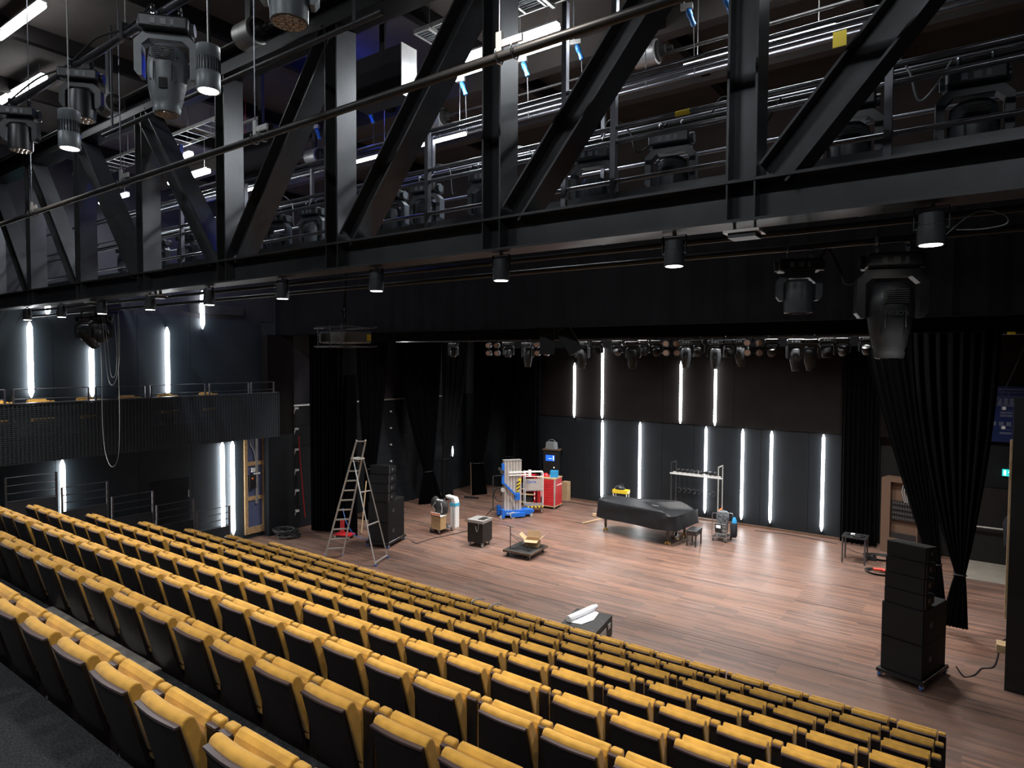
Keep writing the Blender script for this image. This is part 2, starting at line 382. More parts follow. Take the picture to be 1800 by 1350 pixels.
for x, z0, z1, lb in (
    (-11.35, 0.24, 3.20, 'white light strip on lower back wall, meeting the piano tail'),
    (-9.82, 0.30, 3.22, 'white light strip on lower back wall, behind the yellow stand'),
    (-7.39, 0.24, 3.22, 'white light strip on lower back wall, behind the clothes rack'),
    (-6.16, 0.20, 3.22, 'white light strip on lower back wall, just right of the clothes rack'),
    (-5.25, 0.22, 3.22, 'white light strip on lower back wall, second from the right'),
    (-3.72, 0.20, 3.22, 'white light strip on lower back wall, rightmost, beside the black leg curtain')):
    led(x, 21.71, z0, z1, lb)
k = 17.7/17.0
for y, z0, z1, lb in (
    (5.40*k, 4.55, 6.30, 'white light strip on left wall above the balcony, leftmost'),
    (6.62*k, 4.50, 5.80, 'white light strip on left wall above the balcony, under the hanging spotlights'),
    (8.39*k, 4.45, 6.31, 'white light strip on left wall above the balcony, third from left'),
    (9.34*k, 6.30, 7.38, 'short white light strip high on left wall above the dark beam'),
    (5.75*k, 6.45, 7.1, 'short white light strip high on left wall below the truss'),
    (5.97*k, 0.9, 3.03, 'broad white light strip on left wall under the balcony, behind the stair rails'),
    (9.86*k, 0.32, 3.04, 'white light strip on left wall under the balcony end, left of a pair'),
    (10.16*k, 0.25, 3.04, 'white light strip on left wall under the balcony end, right of a pair')):
    led(-17.72, y, z0, z1, lb, 'x', 0.056)
led(-17.54, 20.25, 1.44, 1.86, 'short white light strip glimpsed through the gap in the left stage curtains', 'x', 0.03)

# ================================================================== SEATS
def build_seat(extra_arm, label):
    s = thing('theatre_seat', label, 'seat')
    W = 0.405; x0 = 0.0; x1 = W
    # backrest cushion: side profile leaning back, wrapped over the top
    def lean(z): return 0.165*(0.85-z)/0.5
    prof = [(0.012+lean(0.45), 0.45), (0.012, 0.845), (0.026, 0.870), (0.052, 0.880), (0.080, 0.868), (0.094, 0.835), (0.108+lean(0.60)*0.9, 0.60), (0.060+lean(0.45)*1.0, 0.45)]
    m = MB(); nx = 7
    vs = []; n = len(prof)
    for i in range(nx+1):
        t = i/nx; xx = x0-0.006+(W+0.012)*t; bow = 0.018*(1-(2*t-1)**2)   # shell curves round the sitter
        for (y, z) in prof: vs.append((xx, y-bow, z+0.008*(1-(2*t-1)**4)))
    fs = []
    for i in range(nx):
        for k in range(n):
            k2 = (k+1) % n; fs.append((i*n+k, (i+1)*n+k, (i+1)*n+k2, i*n+k2))
    fs.append(tuple(range(n))); fs.append(tuple(nx*n+k for k in reversed(range(n))))
    m.add(vs, fs, False).build('back_cushion', 'velvet', s, bevel=0.010)
    # dark rear shell with lip
    m = MB(); vs = []
    for i in range(nx+1):
        t = i/nx; xx = x0+0.004+(W-0.008)*t; bow = 0.018*(1-(2*t-1)**2)
        zt = 0.838+0.004*(1-(2*t-1)**4)
        for (y, z) in ((-0.012+lean(0.84), zt), (0.010+lean(0.84), zt), (0.020+lean(0.30), 0.14), (-0.006+lean(0.30), 0.14)): vs.append((xx, y-bow, z))
    fs = []
    for i in range(nx):
        for k in range(4):
            k2 = (k+1) % 4; fs.append((i*4+k, (i+1)*4+k, (i+1)*4+k2, i*4+k2))
    fs.append((0, 1, 2, 3)); fs.append((nx*4+3, nx*4+2, nx*4+1, nx*4))
    m.add(vs, fs, False)
    sh = m.build('back_shell', 'seat_shell', s)
    m = MB(); vs = []
    for i in range(nx+1):
        t = i/nx; xx = x0+0.002+(W-0.004)*t; bow = 0.018*(1-(2*t-1)**2)
        for (y, z) in ((-0.015, 0.836), (0.014, 0.836), (0.014, 0.849), (-0.015, 0.849)): vs.append((xx, y-bow, z+0.004*(1-(2*t-1)**4)))
    fs = [(i*4+k, (i+1)*4+k, (i+1)*4+(k+1) % 4, i*4+(k+1) % 4) for i in range(nx) for k in range(4)]
    fs.append((0, 1, 2, 3)); fs.append((nx*4+3, nx*4+2, nx*4+1, nx*4))
    lp = m.add(vs, fs).build('shell_lip', 'seat_lip', s)
    # tipped-up seat cushion in front
    m = MB().prism([(0.150, 0.40), (0.126, 0.795), (0.138, 0.828), (0.160, 0.848), (0.182, 0.853), (0.198, 0.838), (0.206, 0.80), (0.222, 0.42)], 0.005, 0.416, 'x')
    m.build('seat_cushion', 'velvet', s, bevel=0.009)
    m = MB().box(0.03, 0.40, 0.20, 0.27, 0.26, 0.40); m.build('seat_frame', 'seat_metal', s)
    def arm(xa):
        m = MB().box(xa, xa+0.083, 0.148, 0.200, 0.42, 0.842)
        a = m.build('armrest', 'velvet', s, bevel=0.016)
        b = MB().box(xa+0.002, xa+0.086, 0.128, 0.150, 0.30, 0.806).build('armrest_back', 'seat_shell', a)
        MB().box(xa, xa+0.083, 0.122, 0.148, 0.806, 0.818).build('armrest_lip', 'seat_lip', a)
        MB().box(xa+0.02, xa+0.068, 0.20, 0.30, 0.03, 0.42).box(xa+0.005, xa+0.083, 0.16, 0.38, 0.0, 0.03).build('leg', 'seat_metal', s)
        MB().box(xa+0.022, xa+0.066, 0.13, 0.160, 0.0, 0.02).build('floor_bracket', 'foot_metal', s)
    arm(-0.105)
    if extra_arm: arm(0.425)
    return s
protos = [None, None]
cols_x = [-0.67-0.525*i for i in range(5)] + [-3.41-0.537*i for i in range(6)] + [-6.70-0.55*i for i in range(9)] + [-11.78-0.54*i for i in range(6)]
lefts = {-0.67: 1, -3.41: 1, -6.70: 1, -11.78: 1}
ROWN = ['', 'front row', 'second row', 'third row', 'fourth row', 'fifth row', 'sixth row', 'seventh row', 'eighth row', 'ninth row', 'rearmost row']
jit = random.Random(3)
for n in range(1, 11):
    vis = []
    for x in (sorted(cols_x) if n < 10 else [-2.75]):
        xx = x if n > 1 else x+0.26*min(1, max(0, (-x-3.4)/11.0))
        ok = False
        for dx, dz in ((0, 0.86), (0.5, 0.86), (0.25, 0.88), (0.4, 0.5)):
            p = project(xx+dx, ROWY(n)+0.2, ROWZ(n)+dz)
            if p and -10 < p[0] < 1810 and p[1] < 1362: ok = True
        if n == 10: ok = True
        if ok: vis.append((x, xx))
    for i, (x, xx) in enumerate(vis):
        e = 1 if any(abs(x-q) < 1e-3 for q in lefts) else 0
        last = ', at the right end' if abs(x+0.67) < 1e-3 and n < 4 else ''
        lb = 'mustard velvet tip-up seat, %s from left in the %s from the stage' % (ORD[i+1], ROWN[n].replace(' row', ' row')) if n > 1 else 'mustard velvet tip-up seat, %s from left in the front row%s' % (ORD[i+1], last)
        if n == 10: lb = 'mustard velvet tip-up seat at the bottom left corner, nearest the camera'
        if protos[e] is None: protos[e] = build_seat(e, lb); o = protos[e]
        else: o = copy_tree(protos[e]); o['label'] = lb
        o['group'] = 'mustard theatre seats in the stepped rows'
        o.location = (xx, ROWY(n)+jit.uniform(-0.006, 0.006), ROWZ(n)+(0.0045 if n == 1 else 0.0005))
        o.rotation_euler = (0, 0, jit.uniform(-0.008, 0.008))
# metal step edges between the two rear rows
for i, (a, b) in enumerate(((-7.66, -6.56), (-6.53, -5.40))):
    tag(MB().box(a, b, 2.42, 2.575, 2.909, 2.925).build('step_nosing', 'nosing'), ('left' if i == 0 else 'right')+' grey metal step edging on carpet in front of the ninth row', 'step edging', 'metal step edgings')
# grey straps lying over the front row seats
for i, x in enumerate((-7.62, -7.20)):
    tag(MB().tube([(x-0.02, 9.42-0.06, 0.80), (x-0.01, 9.38, 0.885), (x, 9.45, 0.905), (x+0.02, 9.53, 0.905), (x+0.03, 9.62, 0.885), (x+0.03, 9.70, 0.84)], 0.014, 6).build('strap', 'cable_grey'), ('left' if i == 0 else 'right')+' grey strap lying over a front row seat back', 'strap', 'straps over the front row')

# ================================================================== STAIR RAILS ON THE LEFT
for i, (y0, y1, zt) in enumerate(((4.56, 5.45, 3.04), (5.55, 6.44, 2.69), (6.54, 7.43, 2.31), (7.52, 8.41, 1.94), (8.50, 9.37, 1.60))):
    t = thing('stair_railing', 'dark metal stair railing with grey infill beside the seats, %s from left' % ORD[i+1], 'railing', (-15.88, y0, 0), 0, 'stepped stair railings by the left wall')
    d = y1-y0
    for yy in (0, d): MB().box(-0.02, 0.02, yy-0.018, yy+0.018, max(0.0, zt-1.5), zt).build('post', 'steel_rail', t)
    for k in range(4): MB().cyl((0, 0, zt-0.012-k*0.165), (0, d, zt-0.012-k*0.165), 0.012, n=8).build('crossbar', 'steel_rail', t)
    MB().box(-0.012, 0.012, 0.02, d-0.02, max(0.0, zt-1.45), zt-0.53).build('infill_panel', 'wall_grey', t)

# ================================================================== BALCONY
BX = -16.2
struct(MB().box(-17.8, BX-0.12, -1.5, 11.15, 3.5, 3.67).build('floor_balcony', 'wall_lower'))
bal = thing('gallery_parapet', 'long dark perforated metal balcony front along the left wall', 'balcony', (BX, -1.5, 3.25))
Lb = 12.6; hb = 1.25
g = MB()
for i in range(int(Lb/0.075)+1): g.box(-0.004, 0.004, i*0.075, i*0.075+0.026, 0, hb)
for k in range(30): g.box(-0.009, -0.001, 0, Lb, k*hb/29.0-0.0125, k*hb/29.0+0.0125)
g.build('mesh_panel', 'mesh_steel', bal)
MB().box(-0.10, 0.01, 0, Lb, hb, hb+0.02).build('cap_rail', 'steel_rail', bal)
MB().box(-0.14, -0.10, 0, Lb, 0.0, 0.55).build('backing_panel', 'wall_left_haze', bal)
for i, (a, b) in enumerate(((0, 7.95), (7.95, 9.1), (9.1, 11.2), (11.2, 12.6))): MB().box(-0.14, -0.10, a, b-0.01, 0.92 if i in (0, 2) else 0.56, hb-0.02).build('upper_panel', 'wall_left_haze', bal)
g = MB()
for yy in [i*0.9 for i in range(15)]: g.box(-0.10, -0.02, yy-0.02, yy+0.02, 0.0, hb)
g.build('bracket', 'mesh_steel', bal)
MB().box(-1.5, 0.0, Lb-0.02, Lb, 0.0, hb).build('end_panel', 'wall_upper', bal)
ys = [4.45, 5.6, 6.0, 7.35, 7.5, 8.75, 8.9, 10.0, 10.1, 10.95]
prs = [(3.0, 4.7), (4.85, 6.25), (6.4, 7.5), (7.62, 8.98), (9.10, 10.22), (10.3, 11.0)]
for i, (a, b) in enumerate(prs):
    t = thing('balcony_railing', 'thin metal guard rail on top of the balcony front, %s from left' % ORD[i+1], 'railing', (BX-0.08, a, 4.52), 0, 'guard rails on the balcony')
    for yy in (0, b-a): MB().box(-0.015, 0.015, yy-0.018, yy+0.018, 0, 0.29).build('post', 'steel_rail', t)
    for z in (0.08, 0.29): MB().cyl((0, 0, z), (0, b-a, z), 0.010, n=8).build('crossbar', 'steel_rail', t)
q = protos[0]
for i, y in enumerate((4.65, 5.41, 6.37, 7.27, 8.18, 9.26)):
    o = copy_tree(q); o['label'] = 'mustard velvet seat on the balcony behind the mesh front, %s from left' % ORD[i+1]; o['group'] = 'seats on the side balcony'
    o.location = (-16.95, y+0.2, 3.675); o.rotation_euler = (0, 0, -PI/2+0.35)

# ================================================================== OSB panel with electrical gear under the balcony
t = thing('wiring_cupboard', 'open wall cupboard with chipboard frame and blue back under the balcony end', 'cupboard', (-17.79, 10.98, 0.14))
MB().box(0.0, 0.05, 0.0, 0.10, 0, 3.0).box(0, 0.05, 0.60, 0.70, 0, 3.0).box(0, 0.05, 0.10, 0.60, 0.0, 0.20).box(0, 0.05, 0.10, 0.60, 1.02, 1.14).box(0, 0.05, 0.10, 0.60, 2.08, 2.20).build('frame', 'osb', t)
MB().box(0.0, 0.012, 0.10, 0.60, 0.2, 3.0).build('back_board', 'panel_blue', t)
MB().box(0.012, 0.06, 0.36, 0.43, 0.9, 3.0).build('cable_duct', 'galv', t)
MB().box(0.012, 0.10, 0.14, 0.34, 1.40, 1.80).build('switch_box', 'black_plastic', t)
MB().cyl((0.10, 0.22, 1.70), (0.115, 0.22, 1.70), 0.03).build('warning_button', 'orange', t)
MB().box(0.012, 0.07, 0.22, 0.34, 1.88, 2.0).build('socket', 'white_paint', t); MB().box(0.012, 0.07, 0.30, 0.5, 1.80, 1.84).build('socket', 'white_paint', t)
g = MB()
for i in range(5):
    g.tube([(0.03, 0.14+i*0.03, 3.0), (0.05, 0.2+i*0.03, 2.7-i*0.03), (0.05, 0.33, 2.5-i*0.05), (0.04, 0.37, 2.35-i*0.04)], 0.006, 6)
g.build('cable', 'cable_grey', t)
# hose bundle at the foot of the portal
t = thing('hose_bundle', 'coiled heap of black corrugated hose on floor by the portal', 'hose', (-17.05, 11.95, 0))
g = MB(); rr = random.Random(5)
for i in range(7):
    a0 = rr.uniform(0, 6); cx, cy = rr.uniform(-.08, .08), rr.uniform(-.08, .08); R_ = 0.24+0.05*rr.random(); zz = 0.035+0.045*i*0.7
    g.tube([(cx+R_*1.25*math.cos(a0+2*PI*k/20), cy+R_*math.sin(a0+2*PI*k/20), zz+0.02*math.sin(3*k+i)) for k in range(20)], 0.03, 8)
g.build('hose_coil', 'rubber', t)

# brackets on the stage wall
for i in range(6):
    tag(MB().box(-17.62, -17.5, 12.58, 12.72, 3.86-i*0.66, 3.92-i*0.66).prism([(-17.62, 3.70-i*0.66), (-17.62, 3.86-i*0.66), (-17.54, 3.86-i*0.66)], 12.6, 12.64, 'y').build('wall_bracket', 'white_paint'),
        'white wall bracket beside the portal column, %s from top' % ORD[i+1], 'bracket', 'white brackets up the stage wall')
for i in range(5):
    tag(MB().cyl((-17.62, 16.82, 3.52-i*0.62), (-17.57, 16.82, 3.52-i*0.62), 0.035, n=10).build('wall_socket', 'white_paint'),
        'small white fitting on dark stage wall between curtains, %s from top' % ORD[i+1], 'wall fitting', 'white fittings on the stage wall')
t = tag(MB().tube([(-17.5, 12.72, 3.0), (-17.48, 12.75, 2.2), (-17.47, 12.82, 1.3), (-17.46, 12.9, 0.35)], 0.016, 8).build('standing_pole', 'red_paint'), 'thin red pole standing against the brackets by the portal', 'pole')

# ================================================================== CURTAINS
def drape(name, label, top, bot, z_top, z_tie, z_bot, tie, pleats=12, amp=0.09, pw=1.6, flare=1.6, group='black stage curtains', cat='curtain', cloth='drape'):
    """top: ((x,y),(x,y)) ends; tie: ((x,y),(x,y)) or None; bot: ((x,y),(x,y))"""
    t = thing(name, label, cat, ((top[0][0]+top[1][0])/2, (top[0][1]+top[1][1])/2, z_bot), 0, group)
    ox, oy, oz = t.location
    nu = pleats*10; nv = 36; vs = []; fs = []
    for j in range(nv+1):
        z = z_top+(z_bot-z_top)*j/nv
        if tie and z > z_tie:
            s_ = ((z_top-z)/(z_top-z_tie))**pw; A, B = top, tie
        elif tie:
            s_ = ((z_tie-z)/(z_tie-z_bot))**0.8; A, B = tie, bot
        else:
            s_ = j/nv; A, B = top, bot
        p0 = Vector((A[0][0]*(1-s_)+B[0][0]*s_, A[0][1]*(1-s_)+B[0][1]*s_)); p1 = Vector((A[1][0]*(1-s_)+B[1][0]*s_, A[1][1]*(1-s_)+B[1][1]*s_))
        d = p1-p0; L = d.length; nrm = Vector((-d.y, d.x)).normalized()
        L0 = (Vector(top[1])-Vector(top[0])).length
        am = amp*(0.55+0.45*min(1, L/L0))
        for i in range(nu+1):
            u = i/nu
            off = am*math.sin(u*pleats*2*PI+0.6*math.sin(u*9))*(0.8+0.3*math.sin(u*23+1.3))
            q = p0+d*u+nrm*off
            vs.append((q.x-ox, q.y-oy, z-oz))
    for j in range(nv):
        for i in range(nu): fs.append((j*(nu+1)+i, j*(nu+1)+i+1, (j+1)*(nu+1)+i+1, (j+1)*(nu+1)+i))
    o = MB().add(vs, fs, True).build('cloth', cloth, t)
    sd = o.modifiers.new('thickness', 'SOLIDIFY'); sd.thickness = 0.012
    if tie:
        c0, c1 = Vector(tie[0]), Vector(tie[1]); c = (c0+c1)/2; w_ = (c1-c0).length/2+0.02
        d = (c1-c0).normalized(); nr = Vector((-d.y, d.x))
        pts = []
        for k in range(17):
            a = 2*PI*k/16; q = c+d*w_*math.cos(a)+nr*(amp*0.75)*math.sin(a); pts.append((q.x-ox, q.y-oy, z_tie-oz))
        MB().tube(pts, 0.018, 6, False).build('tie_band', 'rope_black', t)
    return t
drape('leg_curtain', 'black leg curtain hanging straight, leftmost, beside the portal', ((-16.95, 12.72), (-15.75, 13.15)), ((-16.9, 12.72), (-15.95, 13.15)), 6.6, 0, 0.06, None, 9, 0.06)
drape('stage_curtain', 'black stage curtain gathered low, behind the loudspeaker stack on left', ((-16.6, 14.35), (-16.6, 15.75)), ((-16.75, 14.7), (-16.45, 15.25)), 6.6, 1.75, 0.012, ((-16.6, 14.72), (-16.6, 15.15)), 8, 0.10)
drape('stage_curtain', 'wide black stage curtain gathered at left of the short light strip', ((-16.6, 16.2), (-16.6, 18.5)), ((-16.85, 17.5), (-16.35, 18.3)), 6.6, 1.25, 0.012, ((-16.6, 17.6), (-16.6, 18.0)), 11, 0.11)
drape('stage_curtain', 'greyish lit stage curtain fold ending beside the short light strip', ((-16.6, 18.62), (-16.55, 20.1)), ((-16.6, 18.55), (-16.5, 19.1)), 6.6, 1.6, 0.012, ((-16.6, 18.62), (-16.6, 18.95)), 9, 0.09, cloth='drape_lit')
drape('stage_curtain', 'black stage curtain gathered right of the short light strip', ((-16.4, 20.4), (-15.9, 21.2)), ((-16.3, 20.0), (-16.0, 20.6)), 6.6, 1.3, 0.012, ((-16.3, 20.0), (-16.0, 20.35)), 8, 0.10)
drape('stage_curtain', 'black stage curtain gathered in the rear left corner', ((-15.7, 21.4), (-15.0, 21.4)), ((-15.6, 21.1), (-15.2, 21.35)), 6.6, 1.5, 0.012, ((-15.5, 21.2), (-15.25, 21.35)), 7, 0.07)
drape('stage_curtain', 'black stage curtain hanging behind the blue lift mast', ((-14.9, 21.3), (-13.9, 21.35)), ((-14.95, 21.3), (-14.0, 21.35)), 6.6, 0, 0.05, None, 8, 0.08)
drape('leg_curtain', 'narrow black leg curtain at the right end of the lit back wall', ((-3.20, 21.45), (-2.25, 21.45)), ((-3.16, 21.45), (-2.2, 21.45)), 6.6, 0, 0.05, None, 8, 0.07)
drape('stage_curtain', 'big black curtain at right tied low, hanging over the loudspeaker stack', ((-1.10, 15.6), (0.42, 15.6)), ((-0.42, 15.6), (0.03, 15.6)), 6.6, 1.22, 0.15, ((-0.20, 15.6), (-0.04, 15.6)), 8, 0.055, pw=1.9)
drape('stage_curtain', 'black curtain behind the big right curtain, slanting to a low tie', ((-2.3, 17.5), (-0.9, 17.5)), ((-0.75, 17.5), (-0.40, 17.5)), 6.6, 0.85, 0.012, ((-0.74, 17.5), (-0.50, 17.5)), 8, 0.07, pw=1.15)
# flat masking panels
tag(MB().box(-16.05, -15.35, 13.20, 13.26, 0.0, 4.98).build('masking_flat', 'drape'), 'plain black flat panel standing at the left leg curtain', 'panel')
t = thing('masking_flat', 'tall black flat at the right edge with bare timber edge', 'panel', (0.55, 13.4, 0))
MB().box(0.0, 2.3, 0.0, 0.05, 0.0, 4.9).build('board', 'hazard_black', t)
MB().box(-0.03, 0.0, 0.03, 0.10, 1.2, 4.2).build('timber_edge', 'raw_wood', t)
MB().box(-0.12, 0.30, 0.05, 0.30, 0.60, 0.73).build('timber_brace', 'raw_wood', t)

# ================================================================== TRUSS
t = thing('roof_truss', 'massive black steel truss of posts and diagonals crossing the auditorium', 'truss', (0, 5.0, 0))
def ibeam_x(x0, x1, z0, z1, w=0.28, tf=0.022, tw=0.014):
    m = MB(); m.box(x0, x1, -w/2, w/2, z0, z0+tf).box(x0, x1, -w/2, w/2, z1-tf, z1).box(x0, x1, -tw/2, tw/2, z0+tf, z1-tf); return m
PX = [2.31*1-0.10]+[-0.12-2.31*0.0]
nodes = [-1.43-2.31*i+2.31 for i in range(9)]   # post centres
ibeam_x(-17.78, 2.9, 6.515, 6.825, 0.30).build('bottom_chord', 'black_steel', t)
ibeam_x(-17.78, 2.9, 9.27, 9.60, 0.30).build('top_chord', 'chord_shaded', t)
def hbeam(a, b, w, h, name, parent):
    """H section from a to b: flanges face +-Y"""
    a = Vector(a); b = Vector(b); d = (b-a).normalized(); side = Vector((0, 1, 0)).cross(d).normalized(); y = Vector((0, 1, 0))
    m = MB()
    for s_ in (-1, 1):
        m.bar(a+side*s_*0.115, b+side*s_*0.115, 0.018, 0.27, up=(0, 1, 0))
    m.bar(a, b, 0.212, 0.014, up=(0, 1, 0))
    return m.build(name, 'black_steel', parent)
for i, x in enumerate(nodes):
    # posts: H section turned so one flange shows to the left, the hollow to the camera
    m = MB(); m.box(x-0.11, x-0.092, -0.14, 0.14, 6.83, 9.27).box(x+0.092, x+0.11, -0.14, 0.14, 6.83, 9.27).box(x-0.092, x+0.092, -0.007, 0.007, 6.83, 9.27)
    m.build('post', 'black_steel', t)
    for s_ in (-0.10, 0.10): MB().box(x+s_-0.006, x+s_+0.006, -0.14, 0.14, 6.54, 6.80).build('stiffener', 'black_steel', t)
for i in range(8):
    xr, xl = nodes[i], nodes[i+1]
    if i < 4: hbeam((xl+0.22, 0, 6.84), (xr-0.08, 0, 9.26), 0.24, 0.22, 'diagonal', t)
    else: hbeam((xr-0.22, 0, 6.84), (xl+0.08, 0, 9.26), 0.24, 0.22, 'diagonal', t)

# truss down-lights
def make_downlight(label, group):
    t = thing('downlight', label, 'lamp', (0, 0, 0), 0, group)
    MB().lathe((0, 0, 0), [(0.055, 0.0), (0.078, 0.0), (0.080, 0.01), (0.080, 0.12), (0.074, 0.125), (0.074, 0.20), (0.06, 0.205)], 20).build('housing', 'grey_plastic', t)
    MB().lathe((0, 0, 0), [(0.066, -0.003), (0.066, 0.001)], 20).build('lamp_face', 'lamp_face', t)
    MB().box(-0.10, -0.094, -0.012, 0.012, 0.10, 0.245).box(0.094, 0.10, -0.012, 0.012, 0.10, 0.245).box(-0.10, 0.10, -0.012, 0.012, 0.239, 0.245).box(-0.1, -0.078, -0.01, 0.01, 0.1, 0.112).box(0.078, 0.1, -0.01, 0.01, 0.1, 0.112).build('yoke', 'black_plastic', t)
    MB().cyl((0, 0, 0.245), (0, 0, 0.267), 0.018, n=10).build('clamp', 'chrome', t)
    return t
dl = None
for i in range(10):
    x = -0.25-1.735*i
    lb = 'black cylinder downlight under the truss, %s from the right' % ORD[i+1]
    if dl is None: dl = make_downlight(lb, 'downlights under the truss'); o = dl
    else: o = copy_tree(dl); o['label'] = lb
    o.location = (x, 5.0, 6.25)
    lamp('SPOT', 'downlight_lamp', (x, 5.0, 6.23), 270, (1.0, 0.94, 0.87), angle=1.75, blend=0.8, rad=0.05)

# pipes slung below and around the truss
def pipe(label, y, z, x0, x1, r=0.024, m='dark_pipe', name='lighting_pipe'):
    return tag(MB().cyl((x0, y, z), (x1, y, z), r, n=12).build(name, m), label, 'pipe')
pipe('upper dark pipe running under the far side of the truss', 5.55, 6.53, -17.5, 2.9, 0.026)
pipe('lower dark pipe below the truss carrying the spotlights', 5.55, 6.40, -17.5, 2.9, 0.026)
pipe('front flat pipe hung on rods before the truss, crossing diagonally in view', 3.0, 7.22, -16.5, 2.0, 0.027, 'dark_pipe')
for i, x in enumerate((-2.25, -4.65, -6.95, -9.30)):
    t = thing('hanger_rod', 'steel hanger rod with hooked clamp on the front pipe, %s from right' % ORD[i+1], 'hanger', (x, 3.0, 7.22), 0, 'hangers on the front pipe')
    MB().cyl((0, 0, 0.10), (0, 0, 3.0), 0.006, n=6).build('rod', 'steel_rail', t)
    MB().box(-0.02, 0.02, -0.01, 0.01, 0.03, 0.14).box(0.02, 0.16, -0.008, 0.008, 0.05, 0.09).build('clamp_plate', 'galv', t)
    for xx in (0.0, 0.11):
        MB().tube([(xx, 0.035, 0.06), (xx, 0.04, 0.0), (xx, 0.02, -0.035), (xx, -0.015, -0.04), (xx, -0.042, -0.01), (xx, -0.04, 0.03)], 0.005, 6).build('hook', 'chrome', t)

# ================================================================== CATWALK BEHIND THE TRUSS
struct(MB().box(-17.8, 3.0, 5.9, 7.6, 7.02, 7.06).build('floor_catwalk', 'mesh_steel'))
t = thing('catwalk_railing', 'dark steel catwalk railing with four tubes and toe board behind the truss', 'railing', (0, 5.88, 0))
MB().box(-17.7, 2.9, -0.01, 0.01, 6.88, 7.165).build('toe_board', 'black_steel', t)
for z in (7.27, 7.66, 7.80, 8.27): MB().cyl((-17.7, 0, z), (2.9, 0, z), 0.022, n=10).build('rail_tube', 'steel_rail', t)
MB().cyl((-2.34, 0, 7.80), (-2.20, 0, 7.80), 0.024, n=10).build('yellow_tape', 'yellow_paint', t)
for x in (-0.6, -2.98, -3.55, -5.5, -7.4, -9.4, -11.35, -13.4, -15.4): MB().box(x-0.028, x+0.028, -0.03, 0.03, 7.02, 9.2 if x in (-2.98, -3.55, -7.4, -11.35) else 8.3).build('upright', 'steel_rail', t)
t = thing('catwalk_railing', 'rear catwalk railing tubes beyond the moving lights', 'railing', (0, 7.6, 0))
for z in (7.5, 7.95, 8.4, 8.95): MB().cyl((-17.7, 0, z), (2.9, 0, z), 0.022, n=10).build('rail_tube', 'steel_rail', t)
MB().box(-1.30, -1.17, -0.032, -0.022, 8.78, 8.94).build('warning_tag', 'yellow_paint', t)
for x in (-1.0, -4.0, -7.0, -10.0, -13.0, -16.0): MB().box(x-0.025, x+0.025, -0.03, 0.03, 7.0, 9.0).build('upright', 'steel_rail', t)
pipe('lighting bar carrying the row of moving lights over the catwalk', 6.6, 7.98, -17.5, 2.9, 0.026)
pipe('thin steel tube high behind the truss', 6.6, 8.55, -17.5, 2.9, 0.022, 'steel_rail')
pipe('steel tube under the ceiling behind the truss', 8.4, 9.25, -17.5, 2.9, 0.03, 'steel_rail')

